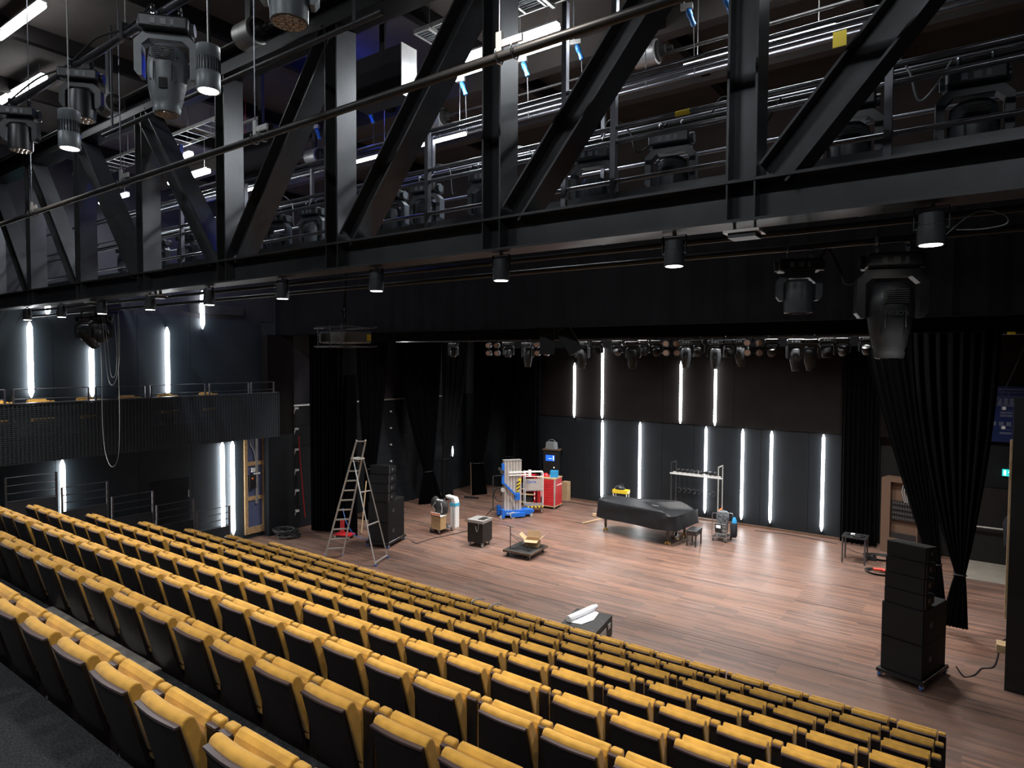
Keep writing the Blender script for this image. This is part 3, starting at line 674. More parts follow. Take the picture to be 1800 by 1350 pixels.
# ================================================================== MOVING LIGHTS
def make_head(kind, label, group=None, loc=(0, 0, 0), rz=0, tilt=0.0, sc=1.0, lens='lens_led', body='grey_plastic', detail=False):
    t = thing('moving_light', label, 'stage light', loc, rz, group); t.scale = (sc, sc, sc)
    m = MB().box(-0.20, 0.20, -0.13, 0.13, -0.21, -0.09)
    b = m.build('base', 'black_plastic', t, bevel=0.02)
    for s_ in (-1, 1): MB().cyl((s_*0.23, 0, -0.15), (s_*0.19, 0, -0.15), 0.055, n=14).build('carry_handle', body, b)
    for (xa, xb) in ((-0.10, -0.06), (-0.02, 0.03), (0.06, 0.09)): MB().box(xa, xb, -0.135, -0.128, -0.18, -0.13).build('socket', 'fixture_grey', b)
    for s_ in (-1, 1):
        MB().box(s_*0.11-0.014, s_*0.11+0.014, -0.02, 0.02, -0.09, -0.015).tube([(s_*0.11, 0.034*math.cos(a), 0.034*math.sin(a)) for a in [k*PI/5-0.4 for k in range(9)]], 0.013, 6).build('clamp', 'chrome' if detail or not group else 'grey_plastic', t)
    wy = 0.205 if kind != 'wash' else 0.16; zb = -0.52 if kind != 'wash' else -0.42
    poly = [(-wy-0.05, zb-0.04), (-wy-0.05, -0.30), (-wy+0.03, -0.215), (wy-0.03, -0.215), (wy+0.05, -0.30), (wy+0.05, zb-0.04), (wy+0.02, zb-0.08), (wy-0.012, zb-0.08), (wy-0.012, -0.33), (wy-0.07, -0.275), (-wy+0.07, -0.275), (-wy+0.012, -0.33), (-wy+0.012, zb-0.08), (-wy-0.02, zb-0.08)]
    m = MB(); n = len(poly); vs = [(p[0], -0.055, p[1]) for p in poly]+[(p[0], 0.055, p[1]) for p in poly]
    fs = [(i, (i+1) % n, n+(i+1) % n, n+i) for i in range(n)]
    for i in range(6):
        j = n-1-i
        fs.append((i, (i+1), (j-1), j) if i < 6 else None)
        fs.append((n+j, n+j-1, n+i+1, n+i))
    m.add(vs, fs).build('yoke', body, t)
    piv = zb
    hd = bpy.data.objects.new('head', None)
    if kind == 'profile':
        prof = [(0.11, 0.20), (0.155, 0.16), (0.172, 0.05), (0.172, -0.02), (0.155, -0.16), (0.128, -0.30), (0.112, -0.34), (0.116, -0.36), (0.108, -0.40), (0.09, -0.405)]; lz = -0.406; lr = 0.085
    elif kind == 'wash':
        prof = [(0.08, 0.13), (0.125, 0.10), (0.135, 0.0), (0.138, -0.10), (0.135, -0.20), (0.12, -0.205)]; lz = -0.206; lr = 0.118
    else:
        prof = [(0.06, 0.14), (0.13, 0.11), (0.155, 0.0), (0.14, -0.10), (0.115, -0.17), (0.10, -0.175)]; lz = -0.176; lr = 0.095
    m = MB().lathe((0, 0, 0), prof, 10 if kind == 'profile' else 20, ex=0.86 if kind == 'profile' else 1.0)
    h = m.build('head', body, t); h.location = (0, 0, piv); h.rotation_euler = (tilt, 0, 0)
    MB().lathe((0, 0, 0), [(lr, lz-0.004), (lr, lz+0.002)], 20, ex=0.86 if kind == 'profile' else 1.0).build('lens', lens, h)
    if kind == 'profile':
        g = MB()
        for i in range(7): g.box(-0.09, 0.09, -0.153, -0.147, 0.03+i*0.017, 0.038+i*0.017)
        g.build('vent', 'hazard_black', h)
        for s_ in (-1, 1): MB().box(s_*0.072-0.003, s_*0.072+0.003, -0.151, -0.135, -0.16, 0.0).build('seam', 'hazard_black', h)
    if detail:
        g = MB()
        for rr_ in (0.045, 0.03, 0.015):
            g.tube([(rr_*math.cos(2*PI*k/20), -0.150, 0.09+rr_*math.sin(2*PI*k/20)) for k in range(21)], 0.003, 6, False)
        g.build('fan_grille', 'galv', h)
        g = MB()
        for i in range(8): g.box(-0.035, 0.035, -0.135, -0.120, -0.22+i*0.012, -0.214+i*0.012)
        g.build('lower_vent', 'hazard_black', h)
        for (a, b) in ((-0.11, 0.06), (0.11, 0.06), (-0.10, -0.15), (0.10, -0.15)): MB().cyl((a, -0.135, b), (a, -0.115, b), 0.007, n=8).build('screw', 'hazard_black', h)
    if kind == 'wash' and lens == 'lens_led':
        g = MB()
        for ring, cnt in ((0.0, 1), (0.045, 6), (0.09, 12)):
            for k in range(cnt):
                a = 2*PI*k/cnt; g.lathe((ring*math.cos(a), ring*math.sin(a), lz-0.012), [(0.010, 0), (0.020, 0.006), (0.020, 0.012)], 8)
        g.build('lens_cluster', 'lens_led', h)
    return t
def cable(label, pts, r=0.006, m='rope_black', name='cable'):
    # smooth Catmull-Rom
    P = [Vector(p) for p in pts]; out = []
    for i in range(len(P)-1):
        p0 = P[max(i-1, 0)]; p1 = P[i]; p2 = P[i+1]; p3 = P[min(i+2, len(P)-1)]
        for k in range(8):
            s_ = k/8; out.append(0.5*((2*p1)+(p2-p0)*s_+(2*p0-5*p1+4*p2-p3)*s_*s_+(3*p1-p0-3*p2+p3)*s_**3))
    out.append(P[-1])
    return tag(MB().tube(out, r, 6).build(name, m), label, 'cable')
# right-hand pair below the truss
mh = make_head('profile', 'large black moving spotlight hanging below the truss at far right', None, (-0.52, 5.55, 6.375), 0.35, 0.0, 0.93, 'lens', 'black_plastic')
hd = [c for c in mh.children if c.name.startswith('head')][0]
text('ROBIN', 0.055, 'chrome', hd, (0.09, -0.152, -0.03), (PI/2, PI, 0), 'lettering')
make_head('wash', 'smaller black moving light left of the large spotlight below the truss', None, (-1.16, 5.55, 6.375), 0.35, 0.0, 0.80, 'lens')
cable('black cable looping between the two spotlights at right', [(-1.05, 5.55, 6.2), (-0.95, 5.5, 6.36), (-0.86, 5.5, 6.2), (-0.82, 5.5, 6.08), (-0.72, 5.5, 6.1), (-0.62, 5.5, 6.22)], 0.010)
cable('thin cable loop hanging right of the far right downlight', [(-0.2, 5.1, 6.3), (-0.02, 5.1, 6.45), (0.12, 5.1, 6.42), (0.14, 5.1, 6.36), (0.02, 5.1, 6.34), (-0.12, 5.1, 6.35)], 0.004, 'cable_grey')
# top-left bar with fixtures, nearest the camera
pipe('near lighting bar at top left carrying large fixtures', 2.8, 8.42, -17.0, 1.5, 0.034, 'steel_rail')
make_head('profile', 'large grey moving spotlight with tapered body, hanging top left', 'moving lights on the near bar', (-5.60, 2.8, 8.41), 0.85, -0.10, 0.95, 'lens_led', 'fixture_grey', True)  # body colour lightened for the stage light falling on it
make_head('wash', 'black moving wash light left of the large spotlight, glittering lens', 'moving lights on the near bar', (-7.30, 2.8, 8.41), 0.85, 0.0, 0.88, 'lens_led', 'black_plastic')
make_head('wash', 'black moving wash light at the far left edge, glittering lens', 'moving lights on the near bar', (-8.96, 2.8, 8.41), 0.85, 0.0, 0.88, 'lens_led', 'black_plastic')
make_head('wash', 'moving wash light cut by the top edge, amber lens cluster', 'moving lights on the near bar', (-3.92, 2.8, 8.41), 0.85, 0.0, 0.95, 'lens_led', 'fixture_grey')
cable('cable bundle taped along the near lighting bar', [(-9.4, 2.78, 8.46), (-8.4, 2.78, 8.52), (-7.6, 2.78, 8.46), (-6.9, 2.78, 8.54), (-6.3, 2.78, 8.46), (-5.8, 2.78, 8.52)], 0.010)
for i, (x, z) in enumerate(((-6.35, 8.42), (-9.6, 8.42))):
    t = thing('hanger_rod', 'thin hanger wire and clamp on the near bar, %s' % ('beside the large spotlight' if i == 0 else 'further left'), 'hanger', (x, 2.8, z), 0, 'hangers on the near bar')
    MB().cyl((0, 0, 0.1), (0, 0, 1.84), 0.005, n=6).build('rod', 'galv', t)
    MB().box(-0.03, 0.03, -0.04, 0.04, -0.04, 0.10).build('clamp_plate', 'black_plastic', t)
# pendant house lights
ph = None
for i, (x, y, z, lb) in enumerate(((-4.40, 2.48, 7.36, 'grey cylinder house light on a rod, lit, right of the large spotlight'), (-6.09, 2.24, 7.21, 'grey cylinder house light on a rod, lit, further left between wash lights'))):
    t = thing('pendant_light', lb, 'lamp', (x, y, z), 0, 'hanging cylinder house lights')
    MB().lathe((0, 0, 0), [(0.062, 0.0), (0.078, -0.004), (0.080, 0.004), (0.080, 0.12), (0.076, 0.125), (0.076, 0.215), (0.080, 0.22), (0.080, 0.30), (0.072, 0.305)], 24).build('housing', 'fixture_grey', t)
    g = MB()
    for k in range(24):
        a = 2*PI*k/24; g.cbox((0.078*math.cos(a), 0.078*math.sin(a), 0.17), (0.006, 0.006, 0.09))
    g.build('cooling_fins', 'black_plastic', t)
    MB().lathe((0, 0, 0), [(0.066, -0.003), (0.066, 0.003)], 24).build('lamp_face', 'lamp_face', t)
    MB().cyl((0, 0, 0.30), (0, 0, 10.25-z), 0.005, n=6).build('rod', 'galv', t)
# catwalk moving lights
for i, x in enumerate((-0.06, -0.98, -2.67, -3.59, -5.15, -6.19, -6.86, -8.67, -9.58, -10.41, -11.5, -12.53, -13.6, -15.1)):
    make_head('profile' if i % 5 != 3 else 'spot', 'grey moving light on the catwalk bar behind the truss, %s from right' % ORD[i+1], 'moving lights over the catwalk', (x, 6.6, 7.97), 0.12, 0.0, 1.05 if x > -4 else 1.0)
rr = random.Random(21)
for i, x in enumerate((-0.5, -1.9, -3.1, -4.4, -5.7, -7.8, -9.1, -11.0, -12.0, -14.3)):
    a = rr.uniform(0.25, 0.42); h1 = rr.uniform(0.08, 0.2); h2 = rr.uniform(0.12, 0.4)
    cable('tangled cable slung along the catwalk lighting bar, %s from right' % ORD[i+1], [(x-a, 6.56, 8.0), (x-a*0.6, 6.5, 8.0+h1), (x-a*0.1, 6.55, 8.0), (x+a*0.2, 6.5, 8.0-h2), (x+a*0.6, 6.55, 7.95-h2*0.5), (x+a, 6.57, 8.0)], 0.009, 'cable_grey' if i % 3 == 0 else 'rope_black')
# left cluster under the truss
make_head('profile', 'black moving light tilted left below the truss, before the left wall', 'lights under the truss at left', (-14.45, 5.55, 6.37), 0.7, 0.9, 0.85, 'lens', 'black_plastic')
make_head('spot', 'black moving light below the truss, right of the tilted one', 'lights under the truss at left', (-13.8, 5.55, 6.37), 0.7, 0.0, 0.85, 'lens', 'black_plastic')
cable('bunch of thin grey cable looping down before the left wall, upper loop', [(-13.62, 5.5, 6.3), (-13.55, 5.5, 5.7), (-13.42, 5.5, 5.08), (-13.2, 5.5, 4.98), (-12.98, 5.5, 5.3), (-12.92, 5.5, 5.9), (-12.95, 5.5, 6.35)], 0.006, 'cable_grey')
cable('second thin grey cable loop hanging before the left wall', [(-13.5, 5.48, 6.3), (-13.35, 5.48, 5.6), (-13.25, 5.48, 5.15), (-13.05, 5.48, 5.2), (-13.0, 5.48, 5.7), (-13.1, 5.48, 6.3)], 0.005, 'cable_grey')
cable('long thin cable loop reaching down across the balcony front', [(-14.0, 5.6, 6.3), (-13.95, 5.6, 5.2), (-13.96, 5.6, 4.2), (-13.85, 5.6, 3.6), (-13.58, 5.6, 3.36), (-13.3, 5.6, 3.6), (-13.22, 5.6, 4.3), (-13.22, 5.6, 5.3), (-13.2, 5.6, 6.3)], 0.006, 'cable_grey')
# mounting plates under the truss chord
for i, x in enumerate((-1.42, -10.3, -12.6)):
    t = thing('mounting_plate', 'small flat metal bracket plate under the truss chord, %s from right' % ORD[i+1], 'bracket', (x, 4.95, 6.44), 0, 'bracket plates under the truss')
    MB().box(-0.13, 0.13, -0.10, 0.10, 0.0, 0.02).build('plate', 'alu', t)
    MB().box(-0.10, 0.10, -0.08, 0.08, -0.035, 0.0).build('block', 'grey_plastic', t)
    MB().box(-0.08, -0.07, -0.02, 0.02, 0.02, 0.075).box(0.07, 0.08, -0.02, 0.02, 0.02, 0.075).build('bolt', 'chrome', t)

# ================================================================== CEILING GEAR
def tube_light(label, a, b, r=0.045, group='white tube lights under the ceiling', str_='tube_white', energy=0):
    a = Vector(a); b = Vector(b)
    t = thing('tube_light', label, 'light', tuple(a), 0, group)
    d = b-a
    MB().cyl((0, 0, 0), tuple(d), r, n=10).build('glowing_tube', str_, t)
    MB().bar((0, 0, r+0.012), tuple(d+Vector((0, 0, r+0.012))), 0.10, 0.025).build('housing', 'galv', t)
    MB().cyl(tuple(d*0.1+Vector((0, 0, r))), tuple(d*0.1+Vector((0, 0, 10.25-a.z))), 0.006, n=6).cyl(tuple(d*0.9+Vector((0, 0, r))), tuple(d*0.9+Vector((0, 0, 10.25-a.z))), 0.006, n=6).build('suspension', 'galv', t)
    if energy:
        c = (a+b)/2; lamp('AREA', 'tube_lamp', (c.x, c.y, c.z-r-0.02), energy, COOL, d.length, 0.08, to=(c.x, c.y, 0))
tube_light('bright tube light at the extreme top left corner', (-11.3, 3.31, 10.0), (-9.82, 3.34, 10.0))
tube_light('bright tube light at far left edge, second from the corner', (-14.2, 4.13, 10.0), (-12.28, 4.18, 10.0))
tube_light('tiny tube light seen past the corner tube at top left', (-9.4, 3.31, 10.0), (-8.3, 3.31, 10.0))
tube_light('upper of two bright tube lights behind the truss, centre top', (-6.10, 6.95, 9.62), (-4.30, 6.95, 9.62), energy=105)
tube_light('lower of two bright tube lights behind the truss, centre top', (-6.45, 7.2, 9.58), (-4.42, 7.2, 9.58), energy=105)
tube_light('hanging slim tube light behind the truss left of the centre post', (-7.68, 7.8, 8.98), (-6.50, 7.8, 8.98), 0.025)
tube_light('slim tube light behind the truss diagonal, left part', (-9.2, 7.8, 8.98), (-8.2, 7.8, 8.98), 0.025)
tube_light('slim tube light glimpsed between left truss posts', (-12.4, 7.8, 8.98), (-11.5, 7.8, 8.98), 0.025)
tube_light('bright tube light behind the left truss posts, upper', (-14.6, 6.95, 9.62), (-13.0, 6.95, 9.62), energy=105)
tube_light('bright tube light behind the left truss posts, lower', (-14.4, 7.2, 9.3), (-12.8, 7.2, 9.3), energy=40)
tube_light('bright tube light behind the leftmost truss post', (-17.2, 6.95, 9.2), (-15.8, 6.95, 9.2), energy=40)
tube_light('slim tube light over the catwalk at the top right', (-3.2, 8.3, 9.35), (-1.4, 8.3, 9.35), 0.02)
tube_light('tube light out over the catwalk beyond the top edge', (-2.6, 7.5, 9.8), (-0.9, 7.5, 9.8), energy=55)
for i, (xa, xb) in enumerate(((-9.5, -7.7), (-5.0, -3.2), (-0.6, 1.2))):
    tube_light('added unseen tube light on the rear ceiling over the top seats, %s from left' % ORD[i+1], (xa, -1.0, 9.95), (xb, -1.0, 9.95), energy=70)  # added out of view to brighten the camera side of the truss
# cable trays
t = thing('cable_tray', 'galvanised cable tray full of cables under the ceiling behind the truss', 'cable tray', (-6.2, 6.58, 9.82))
g = MB()
for y in (-0.22, 0.22): g.box(0, 5.4, y-0.008, y+0.008, 0, 0.06)
for i in range(18): g.box(i*0.3, i*0.3+0.025, -0.22, 0.22, 0.0, 0.012)
g.build('ladder_tray', 'galv', t)
g = MB(); rr = random.Random(9)
for i in range(9):
    y = -0.19+i*0.045
    g.tube([(k*0.44, y+rr.uniform(-.012, .012), 0.03+rr.uniform(0, .02)) for k in range(13)], 0.010, 6)
g.build('cable', 'cable_grey', t)
g = MB()
for x in (0.3, 1.9, 3.5, 5.1): g.box(x-0.02, x+0.02, -0.26, 0.26, -0.03, -0.005).cyl((x, -0.24, 0), (x, -0.24, 0.44), 0.006, n=6).cyl((x, 0.24, 0), (x, 0.24, 0.44), 0.006, n=6)
g.build('support', 'galv', t)
t = thing('cable_tray', 'long cable tray under the ceiling behind the left truss posts', 'cable tray', (-17.2, 6.58, 9.72))
g = MB()
for y in (-0.22, 0.22): g.box(0, 6.8, y-0.008, y+0.008, 0, 0.06)
for i in range(22): g.box(i*0.3, i*0.3+0.025, -0.22, 0.22, 0.0, 0.012)
for x in (0.5, 2.8, 5.2): g.cyl((x, -0.22, 0), (x, -0.22, 0.54), 0.006, n=6).cyl((x, 0.22, 0), (x, 0.22, 0.54), 0.006, n=6)
g.build('ladder_tray', 'galv', t)
# blue power connectors hanging in a row
for i, x in enumerate((-2.38, -2.81, -3.41, -4.29, -5.14, -6.24, -6.77, -8.22, -9.6)):
    t = thing('power_connector', 'blue power connector hanging below the cable tray, %s from right' % ORD[i+1], 'connector', (x, 7.4, 9.55), 0.3, 'blue connectors under the ceiling')
    s0 = MB().lathe((0, 0, 0), [(0.020, 0.02), (0.034, 0.0), (0.036, -0.06), (0.028, -0.07), (0.026, -0.14), (0.032, -0.16), (0.028, -0.19)], 12)
    s0.xform(T((0, 0, 0), 0, 0, -0.35)); s0.build('plug_body', 'plug_blue', t)
    MB().box(-0.09, 0.05, -0.03, 0.03, 0.02, 0.08).build('socket_box', 'galv', t)
    MB().cyl((-0.05, 0, 0.07), (-0.05, 0, 0.71), 0.008, n=6).build('drop_cable', 'cable_grey', t)
    MB().cyl((0.06, 0, -0.18), (0.08, 0, -0.75), 0.006, n=6).build('cable', 'rope_black', t)
tag(MB().lathe((-5.55, 7.3, 9.2), [(0.03, 0.10), (0.04, 0.08), (0.04, -0.03), (0.02, -0.06)], 12).cyl((-5.55, 7.3, 9.29), (-5.55, 7.3, 10.26), 0.008, n=6).build('power_connector', 'plug_red'), 'red power connector hanging behind the centre truss post', 'connector')
tag(MB().lathe((-11.0, 6.9, 8.75), [(0.04, 0.12), (0.06, 0.08), (0.06, -0.06), (0.03, -0.10)], 12, 'x').cyl((-11.0, 6.9, 8.78), (-11.0, 6.9, 10.26), 0.008, n=6).build('power_connector', 'plug_red'), 'red connector between the left truss posts', 'connector')
# winch drums on shafts
def drum(x, y, z, lb):
    t = thing('winch_drum', lb, 'winch', (x, y, z), 0, 'hoist motors under the ceiling')
    MB().lathe((0, 0, 0), [(0.10, -0.19), (0.15, -0.18), (0.15, 0.10), (0.155, 0.11), (0.155, 0.13), (0.10, 0.14)], 24, 'x').build('motor_housing', 'galv', t)
    MB().lathe((0.0, 0, 0), [(0.13, 0.14), (0.13, 0.165), (0.07, 0.17), (0.06, 0.24), (0.03, 0.25), (0.03, 0.33)], 20, 'x').build('flange', 'dark_pipe', t)
    MB().box(-0.08, 0.02, -0.03, 0.03, 0.14, 10.22-z).build('bracket', 'black_steel', t)
drum(-7.0, 4.48, 9.3, 'hoist motor drum under the ceiling, right of the large spotlight')
drum(-10.7, 4.49, 9.3, 'hoist motor drum under the ceiling, behind the second wash light')
drum(-3.57, 8.0, 9.49, 'hoist motor drum behind the truss, right of centre')
drum(-7.25, 8.0, 9.42, 'hoist motor drum behind the truss, left of the centre post')
drum(-10.41, 8.0, 9.37, 'small hoist motor drum behind the truss diagonal, left')
pipe('drive shaft linking the two hoist motors at top left', 4.49, 9.3, -17.0, -2.0, 0.025, 'dark_pipe', 'drive_shaft')
pipe('drive shaft linking the hoist motors behind the truss', 8.0, 9.43, -16.0, 0.5, 0.02, 'dark_pipe', 'drive_shaft')
pipe('perforated dark channel under the ceiling before the truss', 4.3, 8.75, -10.5, -4.6, 0.03, 'black_steel', 'channel_rail')
for i, x in enumerate((-10.2, -7.6, -5.0)): tag(MB().box(x-0.012, x+0.012, 4.288, 4.312, 8.76, 10.26).build('channel_hanger', 'black_steel'), 'dark strut holding the perforated channel, %s from left' % ORD[i+1], 'hanger', 'channel hangers')
t = thing('duct_box', 'large dark metal duct box with pale end behind the truss diagonal', 'duct', (-7.35, 6.46, 9.08))
MB().box(0, 0.95, -0.14, 0.14, 0, 0.67).box(0.4, 0.5, -0.02, 0.02, 0.67, 1.17).build('duct_body', 'wall_grey', t)
MB().box(0.95, 0.965, -0.145, 0.145, -0.01, 0.68).build('end_plate', 'white_paint', t)
tag(MB().box(-9.75, -8.75, 5.95, 6.2, 8.35, 9.05).box(-9.3, -9.2, 6.05, 6.1, 9.05, 10.25).build('duct_box', 'wall_grey'), 'dark duct box between the left truss diagonals', 'duct')
# blue work lights
for x, y, z, lb in ((-14.2, 8.8, 9.6, 'small blue work light under the ceiling between left truss posts'), (-8.3, 6.9, 9.95, 'small blue work light under the ceiling by the duct box'), (-16.6, 9.0, 8.2, 'small blue work light on the far left beyond the truss')):
    t = thing('blue_work_light', lb, 'lamp', (x, y, z), 0, 'blue work lights')
    MB().box(-0.08, 0.08, -0.05, 0.05, 0, 0.08).build('housing', 'black_plastic', t)
    MB().box(-0.06, 0.06, -0.04, 0.04, -0.008, 0).build('lamp_face', 'blue_led', t)
    MB().box(-0.01, 0.01, -0.01, 0.01, 0.08, 10.24-z).build('stem', 'black_plastic', t)
    lamp('POINT', 'blue_lamp', (x, y, z-0.12), 22, (0.02, 0.07, 1.0), rad=0.05)
# exit signs
def exit_sign(loc, rz, lb):
    t = thing('exit_sign', lb, 'sign', loc, rz)
    MB().box(-0.17, 0.17, 0.0, 0.05, -0.09, 0.09).build('housing', 'exit_green', t)
    g = MB().box(-0.015, 0.015, -0.004, 0, -0.06, 0.02).prism([(-0.05, 0.01), (0.05, 0.01), (0, 0.065)], -0.004, 0, 'y'); g.build('arrow', 'exit_white', t)
    g = MB().box(-0.14, -0.09, -0.004, 0, -0.065, 0.065).build('doorway_symbol', 'exit_white', t)
exit_sign((0.86, 21.75, 2.5), 0, 'teal illuminated exit sign with white arrow above the right door')
exit_sign((-17.81, 5.35, 8.42), PI/2, 'teal illuminated exit sign at far left behind the truss')
tag(MB().box(-17.85, -17.75, 9.4, 11.0, 6.75, 7.0).build('dark_beam', 'black_steel'), 'short black beam on the left wall under the truss', 'beam')

# ================================================================== PROJECTOR
t = thing('projector', 'large grey projector slung in a tubular frame before the stage opening', 'projector', (-8.8, 7.3, 5.85), -0.15)
MB().box(-0.42, 0.42, -0.22, 0.30, -0.10, 0.11).build('body', 'fixture_grey', t, bevel=0.03)
g = MB()
for i in range(16): g.box(-0.36+i*0.02, -0.352+i*0.02, -0.226, -0.218, -0.07, 0.07)
g.build('vent', 'hazard_black', t)
MB().box(0.42, 0.426, 0.20, 0.28, -0.06, 0.05).build('warning_label', 'yellow_paint', t)
for z in (-0.15, 0.17):
    MB().tube([(-0.50, -0.26, z), (0.50, -0.26, z), (0.50, 0.34, z), (-0.50, 0.34, z), (-0.50, -0.26, z)], 0.017, 8).build('frame_tube', 'steel_rail', t)
for x in (-0.38, 0.02, 0.38):
    MB().cyl((x, -0.26, -0.19), (x, -0.26, 0.21), 0.010, n=8).build('frame_rod', 'chrome', t)
MB().cyl((0.0, 0.05, 0.17), (0.0, 0.05, 1.25), 0.02, n=8).build('drop_pole', 'black_steel', t)
MB().tube([(0.1, 0, 0.18), (0.0, 0, 0.4), (0.08, 0, 0.8), (0.15, 0, 1.2)], 0.012, 6).build('cable', 'rope_black', t)

# ================================================================== STAGE LIGHTING BAR
for z, lb in ((6.085, 'upper tube of the stage lighting bar across the opening'), (5.99, 'lower tube of the stage lighting bar across the opening')):
    tag(MB().cyl((-14.4, 14, z), (-1.4, 14, z), 0.024, n=10).build('lighting_bar', 'dark_pipe'), lb, 'pipe')
tag(MB().cyl((-13.0, 14.55, 6.02), (-1.4, 14.55, 6.02), 0.024, n=10).build('lighting_bar', 'dark_pipe'), 'second lighting bar just behind the first across the stage opening', 'pipe')
for i, x in enumerate((-12.5, -9.0, -6.6, -3.3)):
    tag(MB().cyl((x, 14.55, 6.03), (x, 14.55, 9.61), 0.006, n=6).build('bar_wire', 'galv'), 'thin wire holding the rear stage lighting bar, %s from left' % ORD[i+1], 'wire', 'wires of the rear stage bar')
tag(MB().box(-11.2, -1.6, 15.1, 15.13, 5.80, 6.02).box(-11.1, -11.09, 15.11, 15.12, 6.02, 9.61).box(-1.8, -1.79, 15.11, 15.12, 6.02, 9.61).build('masking_strip', 'drape'), 'narrow black masking strip behind the stage lighting bar', 'masking')
def blinder(x, lb):
    t = thing('four_lamp_fixture', lb, 'stage light', (x, 14.0, 5.99), 0.3, 'four lamp fixtures on the stage bar')
    MB().box(-0.012, 0.012, -0.012, 0.012, -0.12, 0.04).box(-0.012, 0.012, -0.012, 0.05, -0.12, -0.09).box(-0.16, 0.16, 0.03, 0.05, -0.12, -0.09).box(-0.14, 0.14, 0.03, 0.05, -0.36, -0.33).box(-0.15, -0.12, 0.03, 0.05, -0.36, -0.09).box(0.12, 0.15, 0.03, 0.05, -0.36, -0.09).build('bracket', 'black_plastic', t)
    for i, (a, b) in enumerate(((-0.12, -0.13), (0.12, -0.13), (-0.11, -0.34), (0.13, -0.34))):
        m = MB().lathe((a, 0, b), [(0.050, 0.12), (0.075, 0.09), (0.078, -0.06), (0.066, -0.06)], 16, 'y'); l = m.build('lamp_can', 'grey_plastic', t)
        MB().lathe((a, -0.055, b), [(0.062, -0.006), (0.062, 0.0)], 16, 'y').build('lens', 'lens_amber', l)
for i, x in enumerate((-10.69, -9.1, -5.6, -3.80)): blinder(x, 'four-lamp fixture with peach lenses on the stage bar, %s from left' % ORD[i+1])
bar_items = [(-12.1, 'spot', .65, 0), (-10.17, 'spot', .69, 0), (-9.53, 'profile', .76, 0), (-7.91, 'profile', .81, 0), (-7.48, 'spot', .57, 0.3), (-6.95, 'spot', .61, 0.9), (-6.55, 'profile', .76, 0), (-6.27, 'spot', .61, 0), (-5.95, 'spot', .59, .3), (-5.25, 'profile', .76, 0.1),
             (-4.98, 'spot', .59, 0.4), (-4.58, 'profile', .79, 0), (-4.30, 'spot', .63, 0), (-4.06, 'profile', .72, 0.2), (-3.42, 'spot', .59, .5), (-2.94, 'profile', .81, 0), (-2.68, 'profile', .76, 0.15), (-2.38, 'spot', .67, 0), (-2.10, 'spot', .57, .8), (-1.69, 'spot', .57, .6)]
for i, (x, kd, sc, tl) in enumerate(bar_items):
    make_head(kd, 'black moving light on the stage bar across the opening, %s from left' % ORD[i+1], 'moving lights on the stage bar', (x, 14.0, 5.99) if i % 2 == 0 else (x*14.55/14, 14.55, 6.02), 0.1+0.2*math.sin(i*2.3), tl, sc, 'lens', 'black_plastic' if kd == 'spot' else 'grey_plastic')
for i, x in enumerate((-11.2, -8.3, -5.9, -3.0)):
    t = thing('bar_hanger', 'small wire hanger holding the stage lighting bar, %s from left' % ORD[i+1], 'hanger', (x, 14.0, 6.09), 0, 'hangers of the stage bar')
    MB().cyl((0, 0, 0), (0, 0, 3.52), 0.006, n=6).build('wire', 'galv', t)
    MB().box(-0.02, 0.02, -0.02, 0.02, -0.11, 0.17).build('turnbuckle', 'galv', t)
t = thing('flood_lamp', 'small bare white lamp shining at the left end of the stage bar', 'lamp', (-14.25, 13.98, 6.16))
MB().lathe((0, 0, 0), [(0.01, -0.05), (0.045, -0.03), (0.05, 0), (0.045, 0.03), (0.01, 0.05)], 12).build('bulb', 'tube_white', t)
MB().box(-0.10, 0.02, 0.05, 0.09, -0.09, 0.02).build('housing', 'black_plastic', t)
lamp('POINT', 'flood_bulb', (-14.2, 13.88, 6.16), 40, (1, 1, 1), rad=0.03)
t = thing('hanging_speaker', 'black loudspeaker box hanging upright from the header, left of a pair', 'speaker', (-8.02, 12.6, 5.93), 0.45, 'pair of hanging loudspeakers')
MB().prism([(-0.17, -0.16), (0.17, -0.16), (0.10, 0.20), (-0.10, 0.20)], -0.32, 0.30).build('cabinet', 'speaker_box', t, bevel=0.01)
MB().box(-0.02, 0.02, -0.02, 0.02, 0.25, 0.6).bar((0, 0, 0.55), (0.1, -0.40, 0.55), 0.04, 0.04).build('bracket', 'black_steel', t)
t = thing('hanging_speaker', 'black loudspeaker box hanging tilted, right of a pair', 'speaker', (-7.45, 12.62, 5.93), 0.45, 'pair of hanging loudspeakers')
m = MB().prism([(-0.17, -0.16), (0.17, -0.16), (0.10, 0.20), (-0.10, 0.20)], -0.32, 0.30); m.xform(T((0, 0, 0), 0, 0, -0.55)); m.build('cabinet', 'speaker_box', t, bevel=0.01)
MB().box(-0.02, 0.02, -0.02, 0.02, 0.05, 0.6).bar((0, 0, 0.55), (0.1, -0.40, 0.55), 0.04, 0.04).build('bracket', 'black_steel', t)

# ================================================================== STAGE OBJECTS
def caster(parent, x, y, r=0.05, wheel='wheel_grey', z0=0.0, name='caster'):
    c = MB().cyl((x-0.016, y, r+z0), (x+0.016, y, r+z0), r, n=14).build(name, wheel, parent)
    MB().box(x-0.028, x-0.020, y-0.025, y+0.025, r+z0-0.01, 2*r+z0+0.03).box(x+0.020, x+0.028, y-0.025, y+0.025, r+z0-0.01, 2*r+z0+0.03).box(x-0.035, x+0.035, y-0.035, y+0.035, 2*r+z0+0.02, 2*r+z0+0.032).build('caster_fork', 'galv', c)
